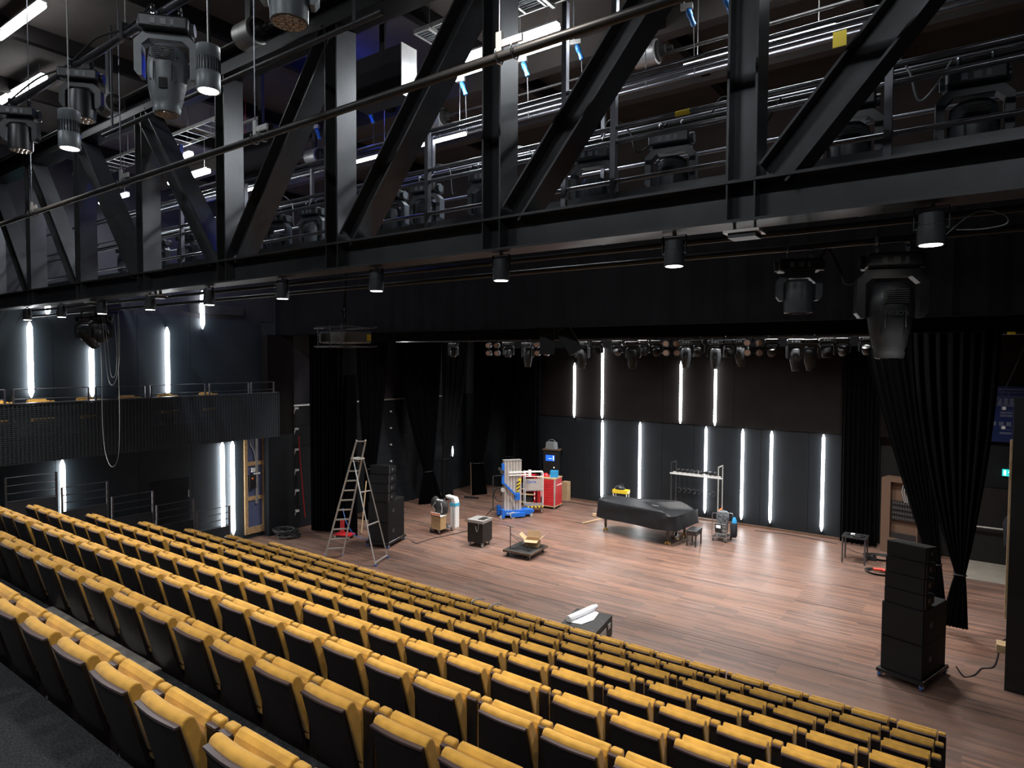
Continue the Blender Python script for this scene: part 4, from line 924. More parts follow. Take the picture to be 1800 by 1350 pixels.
# --- step ladder
t = thing('step_ladder', 'tall aluminium step ladder standing open on the stage left', 'ladder', (-14.32, 11.55, 0))
a0 = Vector((-0.13, -0.23, 0)); a1 = Vector((0.17, 0.13, 0)); c0 = Vector((1.60, 0.05, 0)); c1 = Vector((1.34, 0.73, 0))
t0 = Vector((0.64, 0.25, 3.25)); t1 = Vector((0.80, 0.43, 3.25))
h0 = a0+(t0-a0)*0.87; h1 = a1+(t1-a1)*0.87
MB().bar(a0, t0, 0.11, 0.035, up=(0.6, 0.8, 0)).build('front_rail', 'alu', t); MB().bar(a1, t1, 0.11, 0.035, up=(0.6, 0.8, 0)).build('front_rail', 'alu', t)
MB().bar(c0, h0, 0.05, 0.028, up=(0.6, 0.8, 0)).build('rear_rail', 'alu', t); MB().bar(c1, h1, 0.05, 0.028, up=(0.6, 0.8, 0)).build('rear_rail', 'alu', t)
for i in range(10):
    s_ = 0.07+i*0.0835; MB().bar(a0+(t0-a0)*s_, a1+(t1-a1)*s_, 0.075, 0.028).build('step', 'alu', t)
MB().bar(a0+(t0-a0)*0.99, a1+(t1-a1)*0.99, 0.03, 0.03).build('step', 'alu', t)
MB().bar((h0+h1)/2+Vector((-.14, 0, -0.08)), (h0+h1)/2+Vector((.14, 0.0, -0.08)), 0.26, 0.03).build('top_platform', 'alu', t)
for s_ in (0.03, 0.36, 0.66): MB().bar(c0+(h0-c0)*s_, c1+(h1-c1)*s_, 0.035, 0.025).build('cross_brace', 'alu', t)
for p in (a0, a1, c0, c1): MB().cbox((p.x, p.y, 0.025), (0.06, 0.05, 0.05)).build('rubber_foot', 'wheel_blue', t)

# --- loudspeaker stacks
def stack(loc, rz, side, ntop_z=(1.26, 2.38)):
    d = thing('wheeled_dolly', 'low black wheeled dolly under the %s loudspeaker stack' % side, 'dolly', loc, rz)
    W, D = 0.66, 1.02
    MB().box(-W/2-0.04, W/2+0.04, -0.04, D+0.04, 0.10, 0.15).build('deck', 'black_ply', d)
    MB().tube([(W/2+0.03, 0.0, 0.17), (W/2+0.03, D, 0.17)], 0.012, 8).build('edge_rail', 'chrome', d)
    for x in (-W/2, W/2):
        for y in (0.02, D-0.02):
            c = MB().cyl((x-0.02, y, 0.05), (x+0.02, y, 0.05), 0.05, n=14).build('caster', 'wheel_blue', d)
            MB().box(x-0.035, x-0.022, y-0.03, y+0.03, 0.04, 0.11).box(x+0.022, x+0.035, y-0.03, y+0.03, 0.04, 0.11).build('caster_fork', 'galv', c)
    R4 = Matrix.Translation(loc) @ Matrix.Rotation(rz, 4, 'Z')
    zz = 0.151
    for i in range(2):
        p = R4 @ Vector((0, 0.02, zz))
        s = thing('subwoofer', 'black subwoofer cabinet in the %s stack, %s of two' % (side, 'lower' if i == 0 else 'upper'), 'speaker', tuple(p), rz, 'subwoofers in the speaker stacks')
        h = 0.585
        MB().box(-W/2, W/2, 0.012, D-0.04, 0, h).build('cabinet', 'speaker_box', s, bevel=0.008)
        MB().box(-W/2+0.012, W/2-0.012, 0.0, 0.014, 0.012, h-0.012).build('grille', 'speaker_grille', s)
        for xx in (-W/2-0.002, W/2-0.010):
            MB().box(xx, xx+0.012, 0.25, 0.38, h*0.42, h*0.62).build('handle', 'hazard_black', s)
            MB().box(xx-0.001, xx+0.013, 0.29, 0.35, h*0.48, h*0.50).build('handle_grip', 'galv', s)
        zz += h+0.002
    n = 4; z0 = zz; hh = 0.262
    for i in range(n):
        ang = -0.02-0.035*i
        p = R4 @ Vector((0, 0.05+0.012*i*i*0.5, z0+i*(hh+0.004)))
        s = thing('line_array_speaker', 'black line array cabinet in the %s stack, %s from bottom' % (side, ORD[i+1]), 'speaker', tuple(p), rz, 'line array cabinets')
        W2 = 0.62
        MB().prism([(0.014, 0.0), (0.014, hh), (0.45, hh-0.055), (0.45, 0.055)], -W2/2, W2/2, 'x').build('cabinet', 'speaker_box', s, bevel=0.006)
        MB().box(-W2/2+0.008, W2/2-0.008, 0.0, 0.016, 0.008, hh-0.008).build('grille', 'speaker_grille', s)
        for xx in (-W2/2-0.004, W2/2-0.008):
            MB().box(xx, xx+0.012, 0.03, 0.07, 0.01, hh-0.01).build('rigging_bar', 'black_steel', s)
            MB().box(xx, xx+0.012, 0.16, 0.30, hh*0.35, hh*0.65).build('handle', 'hazard_black', s)
            MB().box(xx-0.002, xx+0.014, 0.20, 0.22, hh*0.38, hh*0.62).build('handle_grip', 'galv', s)
stack((-0.89, 12.64, 0), -0.30, 'right')
stack((-13.95, 12.80, 0), 0.30, 'left')
cable('black cable running from the right speaker stack to the flat', [(-0.12, 13.6, 0.14), (0.0, 13.55, 0.012), (0.15, 13.75, 0.008), (0.25, 14.1, 0.008), (0.42, 14.3, 0.008), (0.5, 14.9, 0.01), (0.55, 15.6, 0.01), (0.7, 16.0, 0.01)], 0.012)

# --- left wheeled trolley with tool bag and board box
t = thing('service_trolley', 'small wire trolley loaded with tools beside the left speaker stack', 'trolley', (-13.64, 15.22, 0), -0.15)
MB().box(-0.22, 0.22, -0.30, 0.30, 0.13, 0.15).tube([(-0.22, 0.30, 0.14), (-0.22, 0.30, 0.95), (-0.19, 0.30, 1.0), (0.19, 0.30, 1.0), (0.22, 0.30, 0.95), (0.22, 0.30, 0.14)], 0.012, 8).build('frame', 'chrome', t)
g = MB()
for i in range(8): g.cyl((-0.19+i*0.054, 0.30, 0.15), (-0.19+i*0.054, 0.30, 0.75), 0.004, n=6)
g.build('wire_back', 'galv', t)
for x in (-0.19, 0.19):
    for y in (-0.27, 0.27): caster(t, x, y, 0.05, 'rubber')
tag(MB().box(-13.75, -13.37, 14.86, 15.13, 0.155, 0.56).build('chipboard_box', 'osb'), 'chipboard box on the front of the left trolley', 'box')
t = thing('picnic_tray', 'white tray with orange striped side on top of the chipboard box', 'tray', (-13.56, 14.99, 0.565))
MB().box(-0.20, 0.20, -0.15, 0.15, 0, 0.02).box(-0.20, 0.20, -0.15, -0.14, 0.0, 0.12).build('tray_body', 'white_paint', t)
g = MB()
for i in range(5): g.box(-0.18+i*0.08, -0.13+i*0.08, -0.154, -0.149, 0.03, 0.11)
g.build('stripes', 'orange', t)
t = thing('tool_backpack', 'black tool backpack with straps piled on the left trolley', 'bag', (-13.64, 15.14, 0.60)); t.scale = (1.35, 1.1, 1.25)
m = MB().lathe((0.05, 0, 0.16), [(0.06, -0.17), (0.17, -0.13), (0.19, 0.0), (0.17, 0.12), (0.08, 0.20)], 12, ex=0.75).lathe((-0.17, 0.05, 0.22), [(0.03, -0.12), (0.12, -0.08), (0.14, 0.02), (0.11, 0.12), (0.04, 0.18)], 10, ex=0.8)
m.build('bag_body', 'rubber', t)
MB().tube([(-0.05, -0.14, 0.08), (-0.10, -0.18, 0.2), (-0.02, -0.16, 0.3)], 0.012, 6).tube([(0.15, -0.13, 0.05), (0.18, -0.16, 0.18), (0.12, -0.12, 0.3)], 0.012, 6).build('strap', 'galv', t)
MB().box(-0.05, 0.12, -0.08, -0.02, 0.33, 0.36).build('white_tab', 'paper', t)
t = thing('wheel_reel', 'black cable reel standing at the rear of the left trolley', 'reel', (-13.80, 15.30, 0.35))
MB().lathe((0, 0, 0), [(0.02, -0.06), (0.17, -0.055), (0.17, -0.035), (0.09, -0.03), (0.09, 0.03), (0.17, 0.035), (0.17, 0.055), (0.02, 0.06)], 20, 'x').build('drum', 'rubber', t)
MB().lathe((0, 0, 0), [(0.035, 0.06), (0.035, 0.075)], 10, 'x').build('hub', 'galv', t)
t = thing('waste_bin', 'white pump-shaped bin with blue band behind the left trolley', 'bin', (-13.66, 15.88, 0))
MB().box(-0.11, 0.11, -0.10, 0.10, 0.0, 0.72).prism([(-0.32, 1.02), (0.05, 0.98), (0.11, 0.85), (0.11, 0.72), (-0.02, 0.72), (-0.05, 0.88), (-0.32, 0.96)], -0.10, 0.10, 'y').build('bin_body', 'white_paint', t, bevel=0.01)
MB().box(-0.115, 0.115, -0.105, 0.105, 0.70, 0.80).build('band', 'cyan_plastic', t)
cable('black cable from the left stack across stage to the lift', [(-13.4, 13.6, 0.1), (-13.3, 13.8, 0.012), (-13.3, 14.4, 0.01), (-13.15, 15.0, 0.01), (-13.0, 15.8, 0.01), (-13.1, 16.7, 0.01), (-13.7, 17.6, 0.01), (-14.2, 18.6, 0.01)], 0.013)
cable('thin black cable squiggle on the floor behind the left trolley', [(-14.0, 16.1, 0.01), (-14.3, 16.8, 0.01), (-14.1, 17.0, 0.01), (-13.9, 16.7, 0.01), (-13.6, 16.6, 0.01), (-13.5, 16.8, 0.012), (-13.7, 16.95, 0.02), (-13.8, 16.75, 0.01), (-13.4, 16.4, 0.01)], 0.008)

# --- flight case on wheels
t = thing('flight_case', 'small black flight case with worn metal top on wheels, centre left', 'case', (-11.72, 14.55, 0), 0.12)
MB().box(-0.26, 0.26, -0.02, 0.52, 0.13, 0.70).build('case_body', 'black_ply', t, bevel=0.006)
MB().box(-0.27, 0.27, -0.03, 0.53, 0.70, 0.79).build('metal_lid', 'galv', t, bevel=0.008)
MB().box(0.02, 0.22, 0.08, 0.42, 0.791, 0.80).build('lid_plate', 'dark_pipe', t)
MB().tube([(0.02, -0.03, 0.62), (0.05, -0.04, 0.50), (0.08, -0.045, 0.46), (0.11, -0.04, 0.52), (0.13, -0.03, 0.70)], 0.008, 6).build('chain', 'galv', t)
for x in (-0.21, 0.21):
    for y in (0.04, 0.46): caster(t, x, y, 0.045, 'wheel_grey')

# --- flatbed trolley with open box
t = thing('flatbed_trolley', 'low worn wooden flatbed trolley with thin push handle, centre stage', 'trolley', (-10.15, 14.86, 0), 0.08)
MB().box(-0.42, 0.42, -0.50, 0.50, 0.15, 0.185).build('deck', 'black_ply', t)
MB().box(-0.44, 0.44, -0.52, -0.50, 0.13, 0.19).box(-0.44, 0.44, 0.50, 0.52, 0.13, 0.19).box(-0.44, -0.42, -0.50, 0.50, 0.13, 0.19).box(0.42, 0.44, -0.50, 0.50, 0.13, 0.19).build('edge_frame', 'worn_wood', t)
for x in (-0.34, 0.34):
    for y in (-0.40, 0.40): caster(t, x, y, 0.042, 'rubber')
MB().cyl((-0.30, -0.34, 0.18), (-0.30, -0.34, 0.82), 0.014, n=8).cyl((-0.40, -0.36, 0.84), (-0.20, -0.32, 0.80), 0.014, n=8).build('push_handle', 'black_steel', t)
MB().tube([(-0.30, -0.34, 0.62), (0.05, -0.2, 0.42), (0.30, -0.2, 0.2)], 0.006, 6).tube([(-0.30, -0.34, 0.60), (-0.22, -0.1, 0.4), (-0.15, 0.1, 0.2)], 0.006, 6).build('tension_cord', 'rope_black', t)
g = MB()
for i in range(5): g.tube([(-0.3+0.02*i, -0.15+0.06*i, 0.20), (0.0, -0.05+0.05*i, 0.20), (0.3, -0.2+0.07*i, 0.20)], 0.010, 6)
tag_ = g; o = g.build('cable_bundle', 'rope_black'); o.location = (-10.15, 14.70, 0); o.rotation_euler = (0, 0, 0.2); tag(o, 'black cables lying on the flatbed trolley', 'cable')
t = thing('cardboard_box', 'open cardboard box with raised flaps on the flatbed trolley', 'box', (-10.08, 15.10, 0.188), 0.35)
MB().box(-0.20, 0.20, -0.15, -0.145, 0, 0.20).box(-0.20, 0.20, 0.145, 0.15, 0, 0.20).box(-0.20, -0.195, -0.15, 0.15, 0, 0.20).box(0.195, 0.20, -0.15, 0.15, 0, 0.20).box(-0.20, 0.20, -0.15, 0.15, 0, 0.006).build('carton', 'cardboard', t)
g = MB().add([(-0.2, -0.15, 0.2), (-0.2, 0.15, 0.2), (-0.36, 0.14, 0.34), (-0.36, -0.14, 0.34)], [(0, 1, 2, 3)]); o = g.build('flap', 'cardboard', t); o.modifiers.new('s', 'SOLIDIFY').thickness = 0.005
g = MB().add([(0.2, -0.15, 0.2), (0.2, 0.15, 0.2), (0.34, 0.14, 0.31), (0.34, -0.14, 0.31)], [(0, 1, 2, 3)]); o = g.build('flap', 'cardboard', t); o.modifiers.new('s', 'SOLIDIFY').thickness = 0.005
g = MB().add([(-0.2, 0.15, 0.2), (0.2, 0.15, 0.2), (0.19, 0.20, 0.38), (-0.19, 0.20, 0.38)], [(0, 1, 2, 3)]); o = g.build('flap', 'cardboard', t); o.modifiers.new('s', 'SOLIDIFY').thickness = 0.005
g = MB().add([(-0.2, -0.15, 0.2), (0.2, -0.15, 0.2), (0.19, -0.28, 0.16), (-0.19, -0.28, 0.16)], [(0, 1, 2, 3)]); o = g.build('flap', 'cardboard', t); o.modifiers.new('s', 'SOLIDIFY').thickness = 0.005

# --- personnel lift
t = thing('personnel_lift', 'blue and silver personnel lift with ribbed mast standing left of the basket', 'lift', (-12.93, 18.15, 0), 0.90)
MB().box(-0.45, 0.55, -0.20, 0.20, 0.10, 0.26).box(-0.15, 0.35, -0.28, -0.10, 0.05, 0.18).prism([(0.55, 0.10), (0.72, 0.16), (0.72, 0.22), (0.55, 0.26)], -0.15, 0.15, 'y').build('base', 'lift_blue', t)
MB().box(-0.50, -0.40, -0.35, -0.20, 0.05, 0.34).box(-0.52, -0.40, 0.15, 0.35, 0.05, 0.36).build('stabiliser', 'lift_blue', t)
for (x, y, r) in ((-0.08, -0.24, 0.11), (-0.50, -0.30, 0.07), (0.62, -0.12, 0.06), (-0.08, 0.24, 0.11), (0.62, 0.14, 0.06)):
    MB().cyl((x, y-0.03, r), (x, y+0.03, r), r, n=18).build('wheel', 'wheel_grey', t)
g = MB()
for i in range(6): g.box(-0.36+i*0.105, -0.28+i*0.105, -0.12, 0.12, 0.26, 1.98).box(-0.28+i*0.105, -0.255+i*0.105, -0.08, 0.08, 0.26, 1.96)
g.build('mast', 'alu', t)
MB().box(-0.37, 0.27, -0.13, 0.13, 1.98, 2.00).build('mast_cap', 'galv', t)
MB().bar((-0.42, -0.15, 1.90), (-0.42, -0.15, 1.20), 0.09, 0.08).bar((-0.42, -0.16, 1.25), (0.05, -0.18, 0.78), 0.10, 0.06).box(0.0, 0.18, -0.21, -0.15, 0.62, 0.86).build('support_arm', 'lift_blue', t)
MB().cyl((-0.46, -0.22, 1.62), (-0.46, -0.14, 1.62), 0.07, n=16).cyl((-0.54, -0.20, 1.72), (-0.54, -0.12, 1.72), 0.05, n=16).build('pulley_wheel', 'rubber', t)
MB().cyl((-0.44, -0.24, 1.0), (-0.44, -0.18, 1.0), 0.07, n=16).build('transport_wheel', 'wheel_grey', t)
MB().bar((0.10, -0.135, 0.90), (0.20, -0.135, 1.35), 0.10, 0.012, up=(0, 1, 0)).build('hazard_plate', 'yellow_paint', t)
g = MB()
for z in (0.95, 1.07, 1.19): g.bar((0.07, -0.145, z), (0.19, -0.145, z+0.08), 0.04, 0.006, up=(0, 1, 0))
g.build('hazard_stripes', 'hazard_black', t)
MB().bar((-0.35, -0.15, 1.2), (0.0, -0.17, 0.27), 0.02, 0.02).build('brace', 'galv', t)
MB().box(-0.20, 0.55, -0.16, -0.13, 1.55, 1.60).box(-0.20, 0.55, -0.16, -0.13, 1.46, 1.50).box(0.50, 0.60, -0.17, -0.11, 1.42, 1.64).build('cross_arm', 'white_paint', t)
text('RUNABOUT', 0.085, 'white_paint', t, (-0.30, -0.203, 0.145), (PI/2, 0, 0))
# basket of the lift
t = thing('lift_basket', 'white framed lift basket with silver panel and hazard stripes', 'basket', (-12.66, 19.02, 0.05), 0.72)
g = MB()
for x in (-0.32, 0.32):
    g.tube([(x, -0.12, 0.18), (x, -0.12, 1.32), (x, -0.02, 1.42), (x, 0.25, 1.42), (x, 0.32, 1.36), (x, 0.32, 0.18)], 0.017, 8)
for z in (1.28, 0.78): g.cyl((-0.32, -0.12, z), (0.32, -0.12, z), 0.015, n=8)
g.cyl((-0.32, 0.0, 1.42), (0.32, 0.0, 1.42), 0.015, n=8).cyl((-0.32, 0.3, 1.40), (0.32, 0.3, 1.40), 0.015, n=8)
g.build('tube_frame', 'white_paint', t)
MB().box(-0.31, 0.31, -0.15, -0.12, 0.80, 1.20).build('silver_panel', 'alu', t)
text('Genie', 0.14, 'lift_blue', t, (-0.27, -0.153, 1.06), (PI/2, 0, 0))
MB().box(-0.32, 0.32, -0.14, 0.32, 0.18, 0.21).box(-0.32, 0.32, -0.145, -0.12, 0.20, 0.34).box(0.29, 0.32, -0.1, 0.3, 0.2, 0.5).build('foot_tray', 'galv', t)
MB().box(-0.32, 0.32, -0.152, -0.146, 0.175, 0.235).build('hazard_strip', 'yellow_paint', t)
g = MB()
for i in range(5): g.prism([(-0.28+i*0.13, 0.176), (-0.22+i*0.13, 0.176), (-0.25+i*0.13, 0.234), (-0.31+i*0.13, 0.234)], -0.157, -0.152, 'y')
g.build('hazard_stripes', 'hazard_black', t)
MB().box(-0.30, -0.26, 0.20, 0.30, 0.0, 0.18).box(0.26, 0.30, 0.20, 0.30, 0, 0.18).box(-0.30, -0.26, -0.1, 0.0, 0, 0.18).box(0.26, 0.30, -0.1, 0.0, 0, 0.18).build('foot', 'galv', t)
# red tool cabinet and shelf
t = thing('tool_cabinet', 'tall red tool cabinet of shallow drawers on wheels', 'cabinet', (-12.66, 19.85, 0), 0.12)
W = 0.62
MB().box(-0.36, 0.31, 0.0, W, 0.12, 1.10).build('carcass', 'red_paint', t)
MB().box(-0.36, 0.36, -0.02, W+0.02, 1.10, 1.14).box(-0.36, 0.36, -0.02, W+0.02, 0.09, 0.12).build('wooden_edge', 'raw_wood', t)
MB().box(0.31, 0.36, -0.01, 0.02, 0.12, 1.10).build('corner_strip', 'alu', t)
MB().box(0.31, 0.35, 0.02, W, 0.12, 1.10).build('side_panel', 'red_paint', t)
for i in range(10): MB().box(-0.34, 0.30, -0.014, 0.0, 0.135+i*0.096, 0.135+i*0.096+0.088).build('drawer', 'red_paint', t)
MB().tube([(0.36, 0.15, 0.86), (0.42, 0.15, 0.90), (0.42, 0.45, 0.90), (0.36, 0.45, 0.86)], 0.014, 8).build('handle', 'white_paint', t)
for x in (-0.3, 0.3):
    for y in (0.05, 0.55): caster(t, x, y, 0.032, 'wheel_grey')
tag(MB().prism([(-0.14, -0.11), (0.14, -0.11), (0.14, 0.11), (-0.14, 0.11)], 0, 0.24).build('storage_bin', 'bin_blue'), 'blue plastic bin standing on the red tool cabinet', 'bin'); bpy.context.view_layer.update()
o = [q for q in col.objects if q.name.startswith('storage_bin')][0]; o.location = (-12.50, 20.15, 1.141); o.rotation_euler = (0, 0, 0.4)
tag(MB().lathe((-12.84, 20.1, 1.141), [(0.16, 0.0), (0.15, 0.05), (0.08, 0.11), (0.02, 0.13)], 10, ex=0.7).build('red_cloth', 'red_paint'), 'crumpled red cloth on the tool cabinet beside the bin', 'cloth')
t = thing('tool_shelf', 'open red shelf unit with wooden boards behind the lift basket', 'shelf', (-13.45, 19.75, 0), 0.30)
MB().box(-0.33, -0.29, 0, 0.45, 0.0, 1.15).box(0.27, 0.33, 0, 0.45, 0.1, 1.15).box(-0.33, 0.33, 0.43, 0.45, 0.1, 1.15).box(-0.33, 0.33, 0, 0.45, 1.10, 1.15).build('carcass', 'red_paint', t)
for z in (0.12, 0.42, 0.62): MB().box(-0.29, 0.27, 0.01, 0.43, z, z+0.025).build('shelf_board', 'raw_wood', t)
MB().box(-0.2, 0.2, 0.05, 0.4, 0.15, 0.38).build('dark_contents', 'hazard_black', t); MB().box(-0.25, 0.1, 0.05, 0.4, 0.65, 0.85).build('dark_contents', 'hazard_black', t)
for i in range(4): MB().box(0.28, 0.32, -0.008, 0.0, 0.28+i*0.16, 0.36+i*0.16).build('label_plate', 'paper', t)
# floor stand with wheel left of the mast
t = thing('wheeled_stand', 'dark steel frame with a large wheel behind the lift mast', 'stand', (-13.85, 18.6, 0), 0.5)
MB().tube([(-0.25, 0, 0.0), (-0.25, 0, 1.25), (0.3, 0, 1.3)], 0.02, 8).tube([(-0.25, 0, 0.1), (0.3, 0, 0.1), (0.3, 0, 1.3)], 0.02, 8).build('frame', 'black_steel', t)
MB().tube([(0.05+0.26*math.cos(2*PI*k/20), -0.05, 0.60+0.26*math.sin(2*PI*k/20)) for k in range(21)], 0.022, 8, False).cyl((0.05, -0.08, 0.6), (0.05, -0.02, 0.6), 0.04).build('wheel', 'rubber', t)
# rack tower with monitor
t = thing('equipment_rack', 'tall black equipment rack with a small blue monitor by the back wall', 'rack', (-13.42, 21.35, 0), 0.25)
MB().box(-0.30, 0.30, 0.0, 0.38, 0.03, 1.92).build('rack_body', 'black_ply', t)
MB().box(-0.20, 0.16, -0.02, 0.0, 1.50, 1.73).build('monitor', 'screen_blue', t)
MB().box(0.10, 0.14, -0.024, -0.02, 1.53, 1.71).box(-0.08, 0.06, -0.024, -0.02, 1.58, 1.60).build('screen_window', 'screen_white', t)
MB().cyl((0.14, -0.01, 1.25), (0.14, 0.0, 1.25), 0.022, n=8).build('indicator', 'exit_white', t)
MB().box(-0.34, 0.36, -0.03, 0.36, 1.92, 1.96).build('wooden_top', 'peach', t)
tag(MB().prism([(-0.24, 0.0), (0.20, 0.0), (0.16, 0.27), (-0.20, 0.27)], -0.12, 0.12, 'y').tube([(-0.2, 0, 0.25), (-0.15, 0, 0.33), (0.0, 0, 0.37), (0.12, 0, 0.33), (0.17, 0, 0.25)], 0.014, 8).build('cable_case', 'cable_grey'), 'grey plastic case with arched handle on the equipment rack', 'case')
o = [q for q in col.objects if q.name.startswith('cable_case')][0]; o.location = (-13.45, 21.5, 1.961)
tag(MB().box(-12.98, -12.72, 21.45, 21.72, 0, 0.72).build('crate', 'cardboard'), 'brown crate standing between the rack and back wall', 'crate')

# --- timber offcuts on the floor
tag(MB().bar((-10.75, 19.9, 0.05), (-9.6, 20.35, 0.05), 0.09, 0.09).build('timber_beam', 'raw_wood'), 'thick timber beam lying at the tail of the piano', 'timber')
tag(MB().bar((-10.5, 18.75, 0.02), (-9.9, 20.15, 0.11), 0.05, 0.03).build('timber_lath', 'raw_wood'), 'thin timber lath lying slanted across the beam', 'timber')
tag(MB().bar((-10.35, 19.75, 0.11), (-10.15, 20.25, 0.11), 0.10, 0.03).box(-10.33, -10.25, 19.9, 19.97, 0.0, 0.25).build('timber_offcut', 'raw_wood'), 'short timber offcut on the beam by the piano', 'timber')
# --- grand piano under cover
t = thing('grand_piano', 'grand piano under a creased black cover, centre stage', 'piano', (-7.33, 18.0, 0), 0)
# outline: keyboard end to the right, tail to the left; straight side towards the camera
out = [(0.30, -0.10), (0.36, 0.40), (0.52, 1.38), (0.42, 1.52), (-0.10, 1.55), (-0.55, 1.42), (-1.0, 1.18), (-1.45, 1.10), (-1.95, 1.08), (-2.28, 0.98), (-2.42, 0.75), (-2.42, 0.45), (-2.34, 0.24), (-2.20, 0.15), (-1.0, 0.0), (-0.10, -0.12)]
n = len(out); cx = sum(p[0] for p in out)/n; cy = sum(p[1] for p in out)/n
def sub(pts, it=2):
    for _ in range(it):
        q = []
        for i in range(len(pts)):
            a = Vector(pts[i]); b = Vector(pts[(i+1) % len(pts)]); q += [a*0.75+b*0.25, a*0.25+b*0.75]
        pts = q
    return pts
o2 = sub(out, 2); n = len(o2)
levels = [(1.0, 0.985), (0.97, 1.03), (0.99, 1.045), (0.0, 1.052)]
vs = []; fs = []
zs = [(0.47, 1.035), (0.62, 1.025), (0.80, 1.015), (0.90, 1.01), (0.97, 1.005), (1.015, 0.99), (1.035, 0.965), (1.035, 0.93), (1.022, 0.915), (1.022, 0.5)]
rr = random.Random(11)
for li, (z, s_) in enumerate(zs):
    for i, p in enumerate(o2):
        wob = 0.012*math.sin(i*1.9+li*0.9)+0.010*math.sin(i*0.73-li*1.7) if li < 5 else 0.003*math.sin(i*1.3)
        # lower over the keyboard end: the cover slopes from the lid to the key bed
        slope = max(0.0, (p[0]+0.02)/0.5)
        zz = z-(0.20*min(1, slope) if li >= 4 else 0.0)-(0.0 if li else 0.012*math.sin(i*0.9))
        q = Vector((cx, cy)).lerp(Vector((p[0], p[1])), s_)+ (Vector((p[0]-cx, p[1]-cy)).normalized()*wob)
        vs.append((q.x, q.y, zz))
vs.append((cx, cy, 1.022)); c_i = len(vs)-1
for li in range(len(zs)-1):
    for i in range(n): fs.append((li*n+i, li*n+(i+1) % n, (li+1)*n+(i+1) % n, (li+1)*n+i))
for i in range(n): fs.append(((len(zs)-1)*n+i, (len(zs)-1)*n+(i+1) % n, c_i))
MB().add(vs, fs, True).build('dust_cover', 'piano_cover', t)
MB().prism([(Vector((cx, cy)).lerp(Vector(p), 0.95).x, Vector((cx, cy)).lerp(Vector(p), 0.95).y) for p in o2], 0.60, 0.80).build('case_body', 'lacquer', t)
for (x, y) in ((-2.15, 0.42), (0.06, 0.12), (0.16, 1.22)):
    l = MB().lathe((x, y, 0), [(0.045, 0.12), (0.035, 0.14), (0.05, 0.22), (0.038, 0.26), (0.07, 0.62)], 10).build('leg', 'lacquer', t)
    MB().cyl((x-0.07, y, 0.05), (x-0.03, y, 0.05), 0.05, n=14).cyl((x+0.03, y, 0.05), (x+0.07, y, 0.05), 0.05, n=14).cyl((x-0.03, y, 0.07), (x+0.03, y, 0.07), 0.025, n=8).cyl((x, y, 0.07), (x, y, 0.14), 0.02, n=8).build('brass_caster', 'brass', l)
MB().box(0.04, 0.10, 0.52, 0.56, 0.08, 0.62).box(0.04, 0.10, 0.78, 0.82, 0.08, 0.62).box(0.0, 0.13, 0.5, 0.84, 0.10, 0.17).build('pedal_lyre', 'lacquer', t)
for y in (0.57, 0.66, 0.75): MB().box(0.12, 0.24, y-0.012, y+0.012, 0.07, 0.085).build('pedal', 'brass', t)
MB().bar((-0.62, 0.52, 1.028), (-0.38, 0.46, 1.028), 0.03, 0.006).build('marker_strip', 'galv', t)
# --- piano bench
t = thing('piano_bench', 'black leather padded piano bench at the keyboard end', 'bench', (-6.64, 18.60, 0), 0.02)
MB().box(-0.16, 0.16, -0.27, 0.27, 0.40, 0.48).build('seat', 'leather', t, bevel=0.02)
MB().box(-0.15, 0.15, -0.26, 0.26, 0.33, 0.40).build('apron', 'lacquer', t)
for x in (-0.13, 0.13):
    for y in (-0.24, 0.24): MB().bar((x, y, 0), (x, y, 0.34), 0.035, 0.035).build('leg', 'lacquer', t)
# --- right trolley
t = thing('service_trolley', 'silver wire trolley with bags right of the piano bench', 'trolley', (-6.12, 19.60, 0), -0.05)
MB().box(-0.22, 0.22, -0.26, 0.26, 0.13, 0.15).tube([(-0.22, -0.26, 0.14), (-0.22, -0.26, 0.82), (-0.19, -0.26, 0.86), (0.19, -0.26, 0.86), (0.22, -0.26, 0.82), (0.22, -0.26, 0.14)], 0.012, 8).tube([(-0.22, 0.26, 0.14), (-0.22, 0.26, 0.80), (0.22, 0.26, 0.80), (0.22, 0.26, 0.14)], 0.012, 8).build('frame', 'chrome', t)
g = MB()
for i in range(9): g.cyl((-0.20+i*0.05, -0.26, 0.15), (-0.20+i*0.05, -0.26, 0.55), 0.004, n=6)
for z in (0.25, 0.36, 0.47, 0.55): g.cyl((-0.22, -0.26, z), (0.22, -0.26, z), 0.004, n=6)
g.build('wire_front', 'galv', t)
MB().box(-0.12, 0.08, -0.285, -0.27, 0.28, 0.54).build('sign_plate', 'black_plastic', t)
MB().box(-0.09, 0.05, -0.290, -0.286, 0.42, 0.51).build('white_label', 'paper', t)
for x in (-0.19, 0.19):
    for y in (-0.23, 0.23): caster(t, x, y, 0.045, 'rubber')
tag(MB().lathe((-6.12, 19.62, 0.155), [(0.10, 0.0), (0.16, 0.1), (0.17, 0.35), (0.19, 0.58), (0.14, 0.72), (0.03, 0.76)], 9, ex=1.1).build('plastic_sack', 'sack_grey'), 'crumpled grey sack standing inside the right trolley', 'sack')
t = thing('bucket_bag', 'dark bag with blue cloth hanging on the right trolley', 'bag', (-5.80, 19.68, 0.12)); t.scale = (0.85, 0.85, 0.85)
MB().lathe((0, 0, 0), [(0.08, 0.0), (0.12, 0.05), (0.13, 0.45), (0.11, 0.52)], 12).build('bag_body', 'denim', t)
MB().lathe((0.02, 0, 0.52), [(0.09, 0), (0.08, 0.10), (0.03, 0.20)], 8).build('blue_cloth', 'bin_blue', t)
